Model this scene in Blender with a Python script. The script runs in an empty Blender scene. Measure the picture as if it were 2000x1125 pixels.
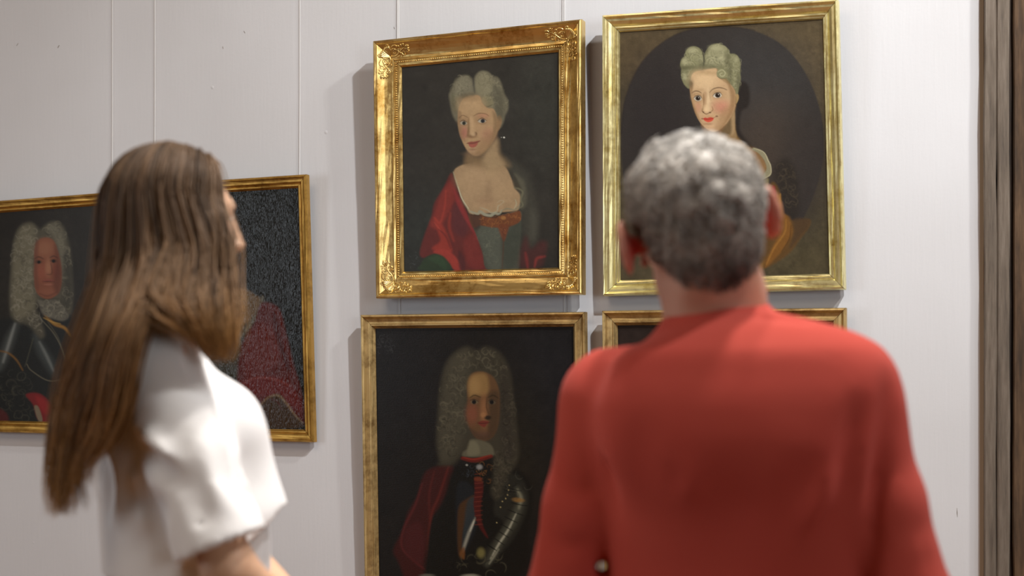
import bpy, bmesh, math, random
import numpy as np
from mathutils import Vector, Matrix

C = bpy.context.scene.collection
SC = bpy.context.scene
PI = math.pi
FPX = 2800.0                 # focal length in pixels of a 2000 px wide frame
CAMZ = 1.38
HOR = 724.0                  # horizon row
TH = math.atan(2800 / 7350)  # how far the picture wall is turned
WD = 4.2                     # distance to the wall straight ahead
CT, ST = math.cos(TH), math.sin(TH)

# ------------------------------------------------------------------ camera
cam_d = bpy.data.cameras.new('camera')
cam_d.sensor_width = 36.0
cam_d.lens = 36.0 * FPX / 2000
cam_d.shift_y = (HOR - 562.5) / 2000
cam_d.clip_start = 0.05
cam_d.dof.use_dof = True
cam_d.dof.focus_distance = 4.15
cam_d.dof.aperture_fstop = 2.7
cam = bpy.data.objects.new('camera', cam_d)
cam.location = (0, 0, CAMZ)
cam.rotation_euler = (PI / 2, 0, 0)
C.objects.link(cam)
SC.camera = cam

# ------------------------------------------------------------------ world, lights, exposure
SC.view_settings.view_transform = 'Standard'
SC.view_settings.look = 'None'
SC.view_settings.gamma = 1
SC.view_settings.exposure = 0.0
SC.view_settings.use_curve_mapping = False
SC.cycles.max_bounces = 6
SC.cycles.diffuse_bounces = 4
SC.cycles.glossy_bounces = 3
SC.cycles.caustics_reflective = False
SC.cycles.caustics_refractive = False
SC.cycles.sample_clamp_indirect = 4.0

W = bpy.data.worlds.new('world')
SC.world = W
W.use_nodes = True
W.node_tree.nodes['Background'].inputs[0].default_value = (0.75, 0.85, 1.0, 1)
W.node_tree.nodes['Background'].inputs[1].default_value = 0.6

def light(name, kind, loc, aim, power, col, size=0.1, size_y=None, spot=None, blend=0.6):
    d = bpy.data.lights.new(name, kind)
    d.energy = power
    d.color = col
    if kind == 'AREA':
        d.size = size
        if size_y:
            d.shape = 'RECTANGLE'; d.size_y = size_y
    else:
        d.shadow_soft_size = size
    if kind == 'SPOT':
        d.spot_size = math.radians(spot); d.spot_blend = blend
    o = bpy.data.objects.new(name, d)
    o.location = loc
    o.rotation_euler = (Vector(aim) - Vector(loc)).to_track_quat('-Z', 'Y').to_euler()
    C.objects.link(o)
    return o

# two ceiling spots to the right of the pictures, two unseen ones added to brighten the visitors, daylight from the left window
light('unseen_spot', 'SPOT', (1.5, 1.2, 4.4), (0.0, 4.1, 1.35), 505, (0.985, 0.99, 1.0), 0.06, spot=70, blend=1.0)
light('unseen_spot', 'SPOT', (2.4, 1.6, 4.4), (-0.2, 4.0, 1.3), 235, (1.0, 0.975, 0.94), 0.12, spot=80, blend=0.9)
light('unseen_spot', 'SPOT', (0.75, 2.0, 4.4), (0.35, 2.1, 1.5), 310, (1.0, 0.95, 0.9), 0.12, spot=50, blend=0.9)  # added spot to brighten the man's hair and upper back
light('unseen_spot', 'SPOT', (0.3, 2.3, 4.4), (-0.45, 2.2, 1.4), 235, (1.0, 0.97, 0.94), 0.10, spot=50, blend=0.9)  # added spot to brighten the woman's shirt and hair
light('warm_fill_panel', 'AREA', (-1.9, 1.2, 4.4), (-1.3, 3.4, 0.8), 50, (1.0, 0.80, 0.62), 2.2, 2.2)  # added warm fill for the left wall and the shadows
light('unseen_window_light', 'AREA', (-4.55, 1.75, 1.75), (0, 2.4, 1.6), 34, (0.86, 0.93, 1.0), 1.1, 1.7)
light('unseen_window_light', 'AREA', (3.1, -2.25, 2.1), (0.3, 4.0, 1.6), 46, (0.93, 0.97, 1.0), 1.3, 2.3)  # added window light for gold rail highlights and fill on the backs

# ------------------------------------------------------------------ helpers
def srgb(h):
    if isinstance(h, str):
        h = int(h.lstrip('#'), 16)
    c = np.array([(h >> 16) & 255, (h >> 8) & 255, h & 255]) / 255.0
    return np.where(c <= 0.04045, c / 12.92, ((c + 0.055) / 1.055) ** 2.4)

def rgba(h, k=1.0):
    c = srgb(h) * k
    return (float(c[0]), float(c[1]), float(c[2]), 1.0)

class Mat:
    def __init__(s, name):
        s.m = bpy.data.materials.new(name); s.m.use_nodes = True
        s.nt = s.m.node_tree; s.b = s.nt.nodes['Principled BSDF']
    def n(s, t, **kw):
        nd = s.nt.nodes.new(t)
        for k, v in kw.items():
            if k in nd.inputs.keys():
                nd.inputs[k].default_value = v
            else:
                setattr(nd, k, v)
        return nd
    def l(s, a, b): s.nt.links.new(a, b)
    def coord(s, scale=(1, 1, 1), rot=(0, 0, 0)):
        tc = s.n('ShaderNodeTexCoord'); mp = s.n('ShaderNodeMapping')
        mp.inputs['Scale'].default_value = scale; mp.inputs['Rotation'].default_value = rot
        s.l(tc.outputs['Object'], mp.inputs['Vector']); return mp.outputs['Vector']
    def noise(s, vec, scale, detail=4, rough=0.55):
        nd = s.n('ShaderNodeTexNoise'); nd.inputs['Scale'].default_value = scale
        nd.inputs['Detail'].default_value = detail; nd.inputs['Roughness'].default_value = rough
        s.l(vec, nd.inputs['Vector']); return nd.outputs['Fac']
    def ramp(s, fac, stops):
        r = s.n('ShaderNodeValToRGB'); el = r.color_ramp.elements
        while len(el) < len(stops): el.new(0.5)
        for e, (p, c) in zip(el, stops):
            e.position = p; e.color = c
        s.l(fac, r.inputs['Fac']); return r.outputs['Color']
    def bump(s, fac, strength, dist=0.002, prev=None):
        b = s.n('ShaderNodeBump'); b.inputs['Strength'].default_value = strength
        b.inputs['Distance'].default_value = dist
        s.l(fac, b.inputs['Height'])
        if prev is not None: s.l(prev, b.inputs['Normal'])
        s.l(b.outputs['Normal'], s.b.inputs['Normal']); return b.outputs['Normal']
    def set(s, **kw):
        for k, v in kw.items(): s.b.inputs[k.replace('_', ' ')].default_value = v
        return s

def mesh_obj(name, verts, faces, mat=None, parent=None, smooth=False, loc=None):
    me = bpy.data.meshes.new(name)
    if isinstance(verts, np.ndarray):
        verts = np.ascontiguousarray(verts, dtype=np.float32)
        faces = np.asarray(faces, dtype=np.int32)
        k = faces.shape[1]
        me.vertices.add(len(verts)); me.vertices.foreach_set('co', verts.ravel())
        me.loops.add(faces.size); me.loops.foreach_set('vertex_index', faces.ravel())
        me.polygons.add(len(faces))
        me.polygons.foreach_set('loop_start', np.arange(0, faces.size, k, dtype=np.int32))
        me.polygons.foreach_set('loop_total', np.full(len(faces), k, dtype=np.int32))
        me.update(calc_edges=True)
        me.validate()
    else:
        me.from_pydata(verts, [], faces); me.update()
    if smooth:
        me.polygons.foreach_set('use_smooth', np.ones(len(me.polygons), dtype=bool))
    o = bpy.data.objects.new(name, me)
    if mat: me.materials.append(mat.m if isinstance(mat, Mat) else mat)
    if parent: o.parent = parent
    if loc: o.location = loc
    C.objects.link(o)
    return o

def empty(name, loc, rz=0.0, label=None, cat=None, group=None):
    o = bpy.data.objects.new(name, None); o.location = loc; o.rotation_euler = (0, 0, rz)
    o.empty_display_size = 0.1
    C.objects.link(o)
    if label: o['label'] = label
    if cat: o['category'] = cat
    if group: o['group'] = group
    return o

def vcol(o, lin, name='Col'):
    a = o.data.color_attributes.new(name, 'FLOAT_COLOR', 'POINT')
    buf = np.ones((len(o.data.vertices), 4), dtype=np.float32); buf[:, :3] = lin
    a.data.foreach_set('color', buf.ravel())

def box_vf(x0, x1, y0, y1, z0, z1, off=0):
    v = [(x0, y0, z0), (x1, y0, z0), (x1, y1, z0), (x0, y1, z0), (x0, y0, z1), (x1, y0, z1), (x1, y1, z1), (x0, y1, z1)]
    f = [(0, 3, 2, 1), (4, 5, 6, 7), (0, 1, 5, 4), (1, 2, 6, 5), (2, 3, 7, 6), (3, 0, 4, 7)]
    return v, [tuple(i + off for i in q) for q in f]

def boxes(name, lst, mat, parent=None, bevel=0.0):
    V, F = [], []
    for b in lst:
        v, f = box_vf(*b, off=len(V)); V += v; F += f
    o = mesh_obj(name, V, F, mat, parent)
    if bevel:
        m = o.modifiers.new('bevel', 'BEVEL'); m.width = bevel; m.segments = 2
    return o

def tube(pts, radii, sides=6, off=0, cap=True):
    """tapered tube along 3-D points"""
    P = np.asarray(pts, float); n = len(P)
    T = np.gradient(P, axis=0); T /= np.linalg.norm(T, axis=1, keepdims=True) + 1e-9
    up = np.array([0.13, 0.21, 0.97]) if abs(T[0, 2]) < 0.9 else np.array([0.97, 0.1, 0.1])
    V, F = [], []
    N = np.cross(T[0], up); N /= np.linalg.norm(N)
    for i in range(n):
        N = N - T[i] * np.dot(N, T[i]); N /= np.linalg.norm(N) + 1e-9
        B = np.cross(T[i], N); r = radii[i] if hasattr(radii, '__len__') else radii
        for k in range(sides):
            a = 2 * PI * k / sides
            V.append(P[i] + (N * math.cos(a) + B * math.sin(a)) * r)
    for i in range(n - 1):
        for k in range(sides):
            a = i * sides + k; b = i * sides + (k + 1) % sides
            F.append((a + off, b + off, b + sides + off, a + sides + off))
    if cap:
        F.append(tuple(off + k for k in range(sides))[::-1]); F.append(tuple(off + (n - 1) * sides + k for k in range(sides)))
    return [tuple(v) for v in V], F

def catmull(pts, n=8, closed=False):
    P = np.asarray(pts, float); out = []; m = len(P)
    if m < 3 and not closed: 
        t = np.linspace(0, 1, n + 1)[:, None]; return P[0] + (P[-1] - P[0]) * t
    segs = m if closed else m - 1
    for i in range(segs):
        if closed: p0, p1, p2, p3 = P[i - 1], P[i], P[(i + 1) % m], P[(i + 2) % m]
        else:
            p1, p2 = P[i], P[i + 1]
            p0 = P[i - 1] if i else 2 * p1 - p2
            p3 = P[i + 2] if i + 2 < m else 2 * p2 - p1
        t = np.linspace(0, 1, n, endpoint=False)[:, None]
        out.append(0.5 * (2 * p1 + (p2 - p0) * t + (2 * p0 - 5 * p1 + 4 * p2 - p3) * t ** 2 + (3 * p1 - p0 - 3 * p2 + p3) * t ** 3))
    if not closed: out.append(P[-1:])
    return np.vstack(out)

# photo pixel -> point at a given depth / on the picture wall
def at(x, y, D):
    return np.array([(x - 1000) / FPX * D, D, CAMZ + (HOR - y) / FPX * D])
def on_wall(x, y, w=0.0):
    """wall-local (u, v) of the pixel on a plane w in front of the wall"""
    k = (x - 1000) / FPX
    D = (WD - w / CT) / (1 + math.tan(TH) * k)
    X = k * D; Z = CAMZ + (HOR - y) / FPX * D
    # wall origin (0, WD); u direction (CT, -ST)
    return X * CT - (D - WD) * ST, Z
def wall_world(u, v, w=0.0):
    return (u * CT - w * ST, WD - u * ST - w * CT, v)

# ------------------------------------------------------------------ wall, floor, ceiling, room
m_wall = Mat('wall_paint')
vec = m_wall.coord((1, 1, 1))
vs = m_wall.coord((14, 14, 1.2))
n1 = m_wall.noise(vs, 6, 5, 0.6); n2 = m_wall.noise(vec, 1.3, 3); n3 = m_wall.noise(vec, 90, 4, 0.7)
colr = m_wall.ramp(n2, [(0.3, rgba('#d8d8d9')), (0.7, rgba('#e3e4e6'))])
m_wall.l(colr, m_wall.b.inputs['Base Color'])
b = m_wall.bump(n1, 0.12, 0.004); b = m_wall.bump(n3, 0.10, 0.002, b)
vd = m_wall.n('ShaderNodeTexVoronoi'); vd.inputs['Scale'].default_value = 7; m_wall.l(vec, vd.inputs['Vector'])
dots = m_wall.ramp(vd.outputs['Distance'], [(0.0, (1, 1, 1, 1)), (0.045, (0, 0, 0, 1))])
m_wall.bump(dots, 0.5, 0.003, b)
m_wall.set(Roughness=0.75)

m_plain = Mat('room_paint'); v = m_plain.coord(); nn = m_plain.noise(v, 3, 4)
m_plain.l(m_plain.ramp(nn, [(0.3, rgba('#a8937c')), (0.7, rgba('#b39e86'))]), m_plain.b.inputs['Base Color']); m_plain.set(Roughness=0.85)
m_floor = Mat('oak_floor'); v = m_floor.coord((1, 12, 1)); nn = m_floor.noise(v, 3, 6)
m_floor.l(m_floor.ramp(nn, [(0.3, rgba('#6b4325')), (0.7, rgba('#93643a'))]), m_floor.b.inputs['Base Color']); m_floor.set(Roughness=0.4)

def structure(o):
    o['kind'] = 'structure'; return o

RZ = -TH
wo = (0, WD, 0)
wb = structure(boxes('wall_back', [(-4.0, 2.6, 0.0, 0.2, 0, 4.6)], m_wall)); wb.location = wo; wb.rotation_euler = (0, 0, RZ)
wall_l = (0, WD, 0)
fl = structure(boxes('floor', [(-6, 5, -2.5, 6.6, -0.1, 0.0)], m_floor))
ce = structure(boxes('ceiling', [(-6, 5, -2.5, 6.6, 4.6, 4.7)], m_plain))
# left wall with a window opening (daylight), built as four pieces around it
structure(boxes('wall_left', [(-4.8, -4.6, -2.5, 1.15, 0, 4.6), (-4.8, -4.6, 2.35, 6.6, 0, 4.6), (-4.8, -4.6, 1.15, 2.35, 0, 0.85), (-4.8, -4.6, 1.15, 2.35, 2.7, 4.6)], m_plain))
structure(boxes('wall_front', [(-4.6, 2.4, -2.5, -2.3, 0, 4.6), (3.8, 4.2, -2.5, -2.3, 0, 4.6), (2.4, 3.8, -2.5, -2.3, 0, 0.9), (2.4, 3.8, -2.5, -2.3, 3.3, 4.6)], m_plain))
structure(boxes('wall_right', [(4.0, 4.2, -2.3, 6.6, 0, 4.6)], m_plain))
m_white = Mat('white_trim').set(Base_Color=rgba('#d8d5cf'), Roughness=0.5)
win = structure(boxes('window_1', [(-4.72, -4.66, 1.15, 1.2, 0.85, 2.7), (-4.72, -4.66, 2.3, 2.35, 0.85, 2.7), (-4.72, -4.66, 1.2, 2.3, 0.85, 0.92), (-4.72, -4.66, 1.2, 2.3, 2.63, 2.7), (-4.71, -4.67, 1.73, 1.77, 0.92, 2.63), (-4.71, -4.67, 1.2, 2.3, 1.76, 1.8)], m_white))
structure(boxes('added_window', [(2.4, 2.46, -2.42, -2.36, 0.9, 3.3), (3.74, 3.8, -2.42, -2.36, 0.9, 3.3), (2.46, 3.74, -2.42, -2.36, 0.9, 0.97), (2.46, 3.74, -2.42, -2.36, 3.23, 3.3), (3.07, 3.13, -2.41, -2.37, 0.97, 3.23), (2.46, 3.74, -2.41, -2.37, 2.3, 2.35)], m_white))  # unseen window, added to go with the light that makes the gold shine
# hairline marks and filled screw holes on the picture wall
m_mark = Mat('wall_mark').set(Base_Color=rgba('#8a827a'), Roughness=0.9)
def mark(x, y, dx, dy, r):
    a = on_wall(x, y, 0.0); b_ = on_wall(x + dx, y + dy, 0.0)
    vv, ff = tube([(a[0], 0, a[1]), ((a[0] + b_[0]) / 2, -0.0003, (a[1] + b_[1]) / 2), (b_[0], 0, b_[1])], [r * .4, r, r * .4], 5)
    o = mesh_obj('wall_scratch', vv, ff, m_mark, wb)
mark(116, 88, -3, 6, 0.0016); mark(36, 84, -4, 6, 0.001); mark(1869, 992, 1, 18, 0.0009); mark(476, 60, 3, 5, 0.001)
mark(435, 90, 1, 6, 0.001); mark(769, 52, 2, 5, 0.001)
# ------------------------------------------------------------------ gilded mouldings
def gold(name, hi, lo, rough=0.34, metal=0.85, dark='#2c1c0e', streak=1.0):
    m = Mat(name)
    v = m.coord((1, 1, 1)); a = m.noise(v, 9, 6, 0.65); c = m.noise(v, 60, 4, 0.7)
    mix = m.n('ShaderNodeMath', operation='MULTIPLY_ADD'); m.l(c, mix.inputs[0]); mix.inputs[1].default_value = 0.4 * streak; m.l(a, mix.inputs[2])
    col = m.ramp(mix.outputs[0], [(0.42, rgba(dark)), (0.52, rgba(lo)), (0.75, rgba(hi))])
    geo = m.n('ShaderNodeNewGeometry')
    m.l(col, m.b.inputs['Base Color'])
    rr = m.n('ShaderNodeMapRange'); m.l(c, rr.inputs['Value']); rr.inputs['To Min'].default_value = rough - 0.08; rr.inputs['To Max'].default_value = rough + 0.16
    m.l(rr.outputs[0], m.b.inputs['Roughness'])
    m.set(Metallic=metal)
    m.bump(c, 0.25, 0.0015)
    return m
m_goldA = gold('burnished_gold', '#f0d28a', '#b98d45', 0.27, 0.95, '#70471f')
m_goldB = gold('pale_gold_leaf', '#fdf3b8', '#dcc880', 0.32, 0.95, '#755a30')
m_goldC = gold('dull_bronze_gold', '#cdb078', '#8d7044', 0.42, 0.8, '#4a3018')
m_goldE = gold('old_gold', '#cba052', '#9a7434', 0.4, 0.85, '#553a18')
m_side = Mat('dark_frame_side').set(Base_Color=rgba('#3a2a20'), Roughness=0.6)
m_back = Mat('canvas_back').set(Base_Color=rgba('#5a4a38'), Roughness=0.9)
m_cord = Mat('white_cord').set(Base_Color=rgba('#f2f0ec'), Roughness=0.5)

def canvas_mat(name, bump=0.25, rough=0.38, crack=0.0, spec=0.35):
    m = Mat(name)
    at_ = m.n('ShaderNodeAttribute'); at_.attribute_name = 'Col'
    m.l(at_.outputs['Color'], m.b.inputs['Base Color'])
    v = m.coord((1, 1, 1)); c = m.noise(v, 260, 3, 0.6)
    wv = m.n('ShaderNodeTexWave'); wv.bands_direction = 'Z'; wv.inputs['Scale'].default_value = 160; wv.inputs['Distortion'].default_value = 3; m.l(v, wv.inputs['Vector'])
    nrm = m.bump(c, bump, 0.001)
    nrm = m.bump(wv.outputs['Fac'], bump * 0.4, 0.0006, nrm)
    if crack:
        v2 = m.coord((1.0, 1.0, 0.45)); q = m.noise(v2, 95, 2.5, 0.6)
        nrm = m.bump(q, crack, 0.006, nrm)
        vo = m.n('ShaderNodeTexVoronoi'); vo.feature = 'DISTANCE_TO_EDGE'; vo.inputs['Scale'].default_value = 120; m.l(v2, vo.inputs['Vector'])
        nrm = m.bump(vo.outputs['Distance'], crack * 0.5, 0.004, nrm)
    m.set(Roughness=rough); m.b.inputs['Specular IOR Level'].default_value = spec
    return m

class Painter:
    """paints a picture on the vertices of a canvas; X, Y are where each vertex shows in the photograph's picture"""
    def __init__(s, X, Y, base):
        s.X, s.Y = X, Y; s.col = np.tile(srgb(base), (len(X), 1)); s.v = (0, 0, 1.0); s.rng = np.random.default_rng(5)
    def view(s, x0, y0, k): s.v = (x0, y0, k)
    def tr(s, pts):
        P = np.asarray(pts, float); return np.stack([s.v[0] + P[:, 0] / s.v[2], s.v[1] + P[:, 1] / s.v[2]], 1)
    def _apply(s, idx, m, c):
        c = srgb(c) if isinstance(c, (str, int)) else c
        s.col[idx] += (c - s.col[idx]) * m[:, None]
    def _segd(s, P, px, py, closed):
        A = P; B = np.roll(P, -1, 0)
        if not closed: A = P[:-1]; B = P[1:]
        d2 = np.full(len(px), 1e18); inside = np.zeros(len(px), bool); tt = np.zeros(len(px))
        for i, (a, b) in enumerate(zip(A, B)):
            ab = b - a; L = ab @ ab + 1e-9
            t = np.clip(((px - a[0]) * ab[0] + (py - a[1]) * ab[1]) / L, 0, 1)
            q = (px - a[0] - t * ab[0]) ** 2 + (py - a[1] - t * ab[1]) ** 2
            w = q < d2; d2 = np.where(w, q, d2); tt = np.where(w, (i + t) / len(A), tt)
            if closed:
                c = (a[1] > py) != (b[1] > py)
                xi = (b[0] - a[0]) * (py - a[1]) / (b[1] - a[1] + 1e-12) + a[0]
                inside ^= c & (px < xi)
        return np.sqrt(d2), inside, tt
    def blob(s, pts, c, soft=3, a=1.0, spline=True, nz=0.0):
        P = s.tr(pts); soft = soft / s.v[2]
        if spline: P = catmull(P, 5, True)
        lo, hi = P.min(0) - soft - 1, P.max(0) + soft + 1
        idx = np.nonzero((s.X > lo[0]) & (s.X < hi[0]) & (s.Y > lo[1]) & (s.Y < hi[1]))[0]
        if not len(idx): return
        d, ins, _ = s._segd(P, s.X[idx], s.Y[idx], True)
        sd = np.where(ins, -d, d)
        m = np.clip(0.5 - sd / (2 * max(soft, 0.35)), 0, 1); m = m * m * (3 - 2 * m) * a
        if nz: m = m * np.clip(1 + nz * s.rng.standard_normal(len(idx)), 0, 1.5)
        s._apply(idx, np.clip(m, 0, 1), c)
    def ell(s, cx, cy, rx, ry, c, ang=0, soft=0.3, a=1.0):
        k = s.v[2]; cx, cy = s.v[0] + cx / k, s.v[1] + cy / k; rx, ry = rx / k, ry / k
        R = max(rx, ry) * (1 + soft) + 1
        idx = np.nonzero((abs(s.X - cx) < R) & (abs(s.Y - cy) < R))[0]
        if not len(idx): return
        dx, dy = s.X[idx] - cx, s.Y[idx] - cy; ca, sa = math.cos(ang), math.sin(ang)
        r = np.sqrt(((dx * ca + dy * sa) / rx) ** 2 + ((-dx * sa + dy * ca) / ry) ** 2)
        soft = max(soft, 0.5 / min(rx, ry))
        m = np.clip((1 + soft - r) / (2 * soft), 0, 1); m = m * m * (3 - 2 * m) * a
        s._apply(idx, m, c)
    def line(s, pts, w, c, soft=1.0, a=1.0, taper=0.5):
        P = s.tr(pts); w = w / s.v[2] / 2; soft = max(soft / s.v[2], 0.45)
        P = catmull(P, 6)
        lo, hi = P.min(0) - w - soft - 1, P.max(0) + w + soft + 1
        idx = np.nonzero((s.X > lo[0]) & (s.X < hi[0]) & (s.Y > lo[1]) & (s.Y < hi[1]))[0]
        if not len(idx): return
        d, _, t = s._segd(P, s.X[idx], s.Y[idx], False)
        ww = w * (1 - taper * np.abs(2 * t - 1) ** 2)
        m = np.clip(0.5 - (d - ww) / (2 * soft), 0, 1); m = m * m * (3 - 2 * m) * a
        if w < 0.5: m = m * min(1, 0.5 + w)
        s._apply(idx, m, c)
    def curls(s, region, n, r, hi, lo, w=5, seed=1, a=0.5, flow=None):
        """short curling brush strokes inside a polygon: locks of a wig"""
        rg = np.random.default_rng(seed); P = np.asarray(region, float); Q = catmull(P, 5, True)
        lo_, hi_ = P.min(0), P.max(0); k = 0
        while k < n:
            p = rg.uniform(lo_, hi_); _, ins, _ = s._segd(Q, np.array([p[0]]), np.array([p[1]]), True)
            if not ins[0]: continue
            k += 1
            R = r * rg.uniform(0.6, 1.3); a0 = rg.uniform(0, 2 * PI); sp = rg.uniform(2.2, 4.2) * rg.choice([-1, 1])
            ts = np.linspace(0, 1, 6)
            pts = [(p[0] + R * (1 - 0.55 * t) * math.cos(a0 + sp * t), p[1] + R * (1 - 0.55 * t) * math.sin(a0 + sp * t)) for t in ts]
            s.line(pts, w * rg.uniform(0.6, 1.3), hi if rg.random() < 0.55 else lo, soft=w * 0.5, a=a * rg.uniform(0.5, 1), taper=0.7)
    def mottle(s, amt=0.08, seed=3, cell=9.0):
        """uneven old paint"""
        rg = np.random.default_rng(seed)
        for c_, k in ((cell, 1.0), (cell * 3.1, 1.0), (cell * 0.35, 0.6)):
            gx = ((s.X - s.X.min()) / c_); gy = ((s.Y - s.Y.min()) / c_)
            G = rg.standard_normal((int(gy.max()) + 3, int(gx.max()) + 3))
            ix, iy = gx.astype(int), gy.astype(int); fx, fy = gx - ix, gy - iy
            fx = fx * fx * (3 - 2 * fx); fy = fy * fy * (3 - 2 * fy)
            v = (G[iy, ix] * (1 - fx) + G[iy, ix + 1] * fx) * (1 - fy) + (G[iy + 1, ix] * (1 - fx) + G[iy + 1, ix + 1] * fx) * fy
            s.col *= np.clip(1 + amt * k * v, 0.3, 2)[:, None]

def quad_pt(Q, s, t):
    """Q = TL, TR, BR, BL (arrays); s right, t down"""
    return (Q[0] * (1 - s) + Q[1] * s) * (1 - t) + (Q[3] * (1 - s) + Q[2] * s) * t

def homog(src, dst):
    A, b_ = [], []
    for (x, y), (u, v) in zip(src, dst):
        A.append([x, y, 1, 0, 0, 0, -u * x, -u * y]); b_.append(u)
        A.append([0, 0, 0, x, y, 1, -v * x, -v * y]); b_.append(v)
    h = np.linalg.solve(np.array(A, float), np.array(b_, float)); return np.append(h, 1).reshape(3, 3)

def framed_picture(name, label, outer, inner, prof, gmat, paint, cmat, gain, n_uv, wb_=0.012, wt_=0.042, cords=(), base='#2a2924', side_mat=None, orn=None, bead=None, group=None):
    """outer / inner: corners TL,TR,BR,BL seen in the photograph; prof: (inward distance, height) of the moulding"""
    hf = max(h for _, h in prof); hc = prof[-1][1]
    def fit(pts, h):
        wv = [wt_ + h, wt_ + h, wb_ + h, wb_ + h]
        return np.array([on_wall(p[0], p[1], w) for p, w in zip(pts, wv)])
    O = fit(outer, hf)
    v0 = (O[2, 1] + O[3, 1]) / 2; v1 = (O[0, 1] + O[1, 1]) / 2; uc = O[:, 0].mean()
    root = empty(name, wall_world(uc, v0 - 0.0), RZ, label, 'painting', group)
    def loc(uv, h):
        w = wb_ + (wt_ - wb_) * (uv[1] - v0) / (v1 - v0) + h
        return (uv[0] - uc, -w, uv[1] - v0)
    # inward unit steps at each corner along both edges
    dirs = []
    for i in range(4):
        nx, pv = O[(i + 1) % 4] - O[i], O[i - 1] - O[i]
        dirs.append((nx / np.linalg.norm(nx), pv / np.linalg.norm(pv)))
    def corner(i, t): return O[i] + (dirs[i][0] + dirs[i][1]) * t
    n = len(prof)
    for i in range(4):
        a, b_ = i, (i + 1) % 4
        V, F = [], []
        NS = 14
        e = (O[b_] - O[a]); e = e / np.linalg.norm(e)
        full = [(0.0, 0.0)] + list(prof) + [(prof[-1][0], 0.0)]
        rg = np.random.default_rng(i + 11)
        for j, (t, h) in enumerate(full):
            p, q = corner(a, t) + e * 0.0006, corner(b_, t) - e * 0.0006
            for k in range(NS + 1):
                pt = p + (q - p) * k / NS
                jit = 0.0 if j in (0, len(full) - 1) or k in (0, NS) else rg.normal() * 0.00035
                V.append(loc(pt, h + jit))
        m = len(full)
        for j in range(m):
            j2 = (j + 1) % m
            for k in range(NS):
                F.append((j * (NS + 1) + k, j2 * (NS + 1) + k, j2 * (NS + 1) + k + 1, j * (NS + 1) + k + 1))
        F.append(tuple(j * (NS + 1) for j in range(m))[::-1]); F.append(tuple(j * (NS + 1) + NS for j in range(m)))
        o = mesh_obj('frame_rail', V, F, gmat, root)
        if side_mat:
            o.data.materials.append(side_mat.m)
            for k in range(NS): 
                if i in (0, 3): o.data.polygons[k].material_index = 1
    # canvas
    tl = prof[-1][0] - 0.004
    K = np.array([corner(i, tl) for i in range(4)])
    nu, nv = n_uv
    # where the painted surface shows in the photograph: homography from the canvas plane to the picture corners
    Kin = np.array([corner(i, prof[-1][0]) for i in range(4)])
    H = homog(Kin, inner)
    s_, t_ = np.meshgrid(np.linspace(0, 1, nu), np.linspace(0, 1, nv)); s_, t_ = s_.ravel()[:, None], t_.ravel()[:, None]
    UV = quad_pt(K, s_, t_)
    w = wb_ + (wt_ - wb_) * (UV[:, 1] - v0) / (v1 - v0) + hc + 0.0
    V = np.stack([UV[:, 0] - uc, -w, UV[:, 1] - v0], 1)
    ii = np.arange(nu * nv).reshape(nv, nu)
    F = np.stack([ii[:-1, :-1].ravel(), ii[1:, :-1].ravel(), ii[1:, 1:].ravel(), ii[:-1, 1:].ravel()], 1)
    cv = mesh_obj('canvas', V, F, cmat, root, smooth=True)
    q = np.hstack([UV, np.ones((len(UV), 1))]) @ H.T
    X, Y = q[:, 0] / q[:, 2], q[:, 1] / q[:, 2]
    P = Painter(X, Y, base); paint(P)
    P.col += (P.col.mean(1, keepdims=True) - P.col) * 0.05
    vcol(cv, np.clip(P.col * gain, 0, 0.95))
    # backing board behind the canvas
    B = [loc(corner(i, 0.004), 0.001) for i in range(4)] + [loc(corner(i, 0.004), min(hc - 0.0005, 0.0015)) for i in range(4)]
    mesh_obj('backing_board', B, [(0, 1, 2, 3), (4, 7, 6, 5), (0, 4, 5, 1), (1, 5, 6, 2), (2, 6, 7, 3), (3, 7, 4, 0)], m_back, root)
    for cx in cords:
        u, _ = on_wall(cx, 200, 0.004)
        z0 = v1 - v0 - 0.03
        pts = [(u - uc, -0.0045, 4.55 - v0), (u - uc, -0.0045, z0 + 0.3), (u - uc, -0.006, z0)]
        vv, ff = tube(pts, 0.0009, 6)
        mesh_obj('hanging_cord', vv, ff, m_cord, root)
    if orn: orn(root, corner, dirs, O, loc)
    if bead: bead(root, corner, loc)
    return root

def prof_h(prof, t):
    return float(np.interp(t, [p[0] for p in prof], [p[1] for p in prof]))

mm = 0.001
PA = [(0, 30 * mm), (2 * mm, 37 * mm), (5 * mm, 39 * mm), (9 * mm, 37 * mm), (11 * mm, 34 * mm), (13 * mm, 35.5 * mm), (16 * mm, 33 * mm), (22 * mm, 28.5 * mm), (30 * mm, 22.5 * mm), (38 * mm, 17.5 * mm), (46 * mm, 13.5 * mm), (51 * mm, 12 * mm), (54 * mm, 12.5 * mm),
      (56 * mm, 16.5 * mm), (59 * mm, 17 * mm), (61 * mm, 13 * mm), (70 * mm, 10.5 * mm), (71 * mm, 13 * mm), (75 * mm, 12.5 * mm), (80 * mm, 6 * mm), (80 * mm, 4 * mm)]
PB = [(0, 26 * mm), (2 * mm, 32 * mm), (6 * mm, 33 * mm), (9 * mm, 29 * mm), (12 * mm, 26 * mm), (18 * mm, 25.5 * mm), (25 * mm, 20 * mm), (30 * mm, 14 * mm), (32 * mm, 15.5 * mm), (36 * mm, 15.5 * mm), (38 * mm, 11 * mm), (42 * mm, 10 * mm), (45 * mm, 5 * mm), (45 * mm, 4 * mm)]
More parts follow.
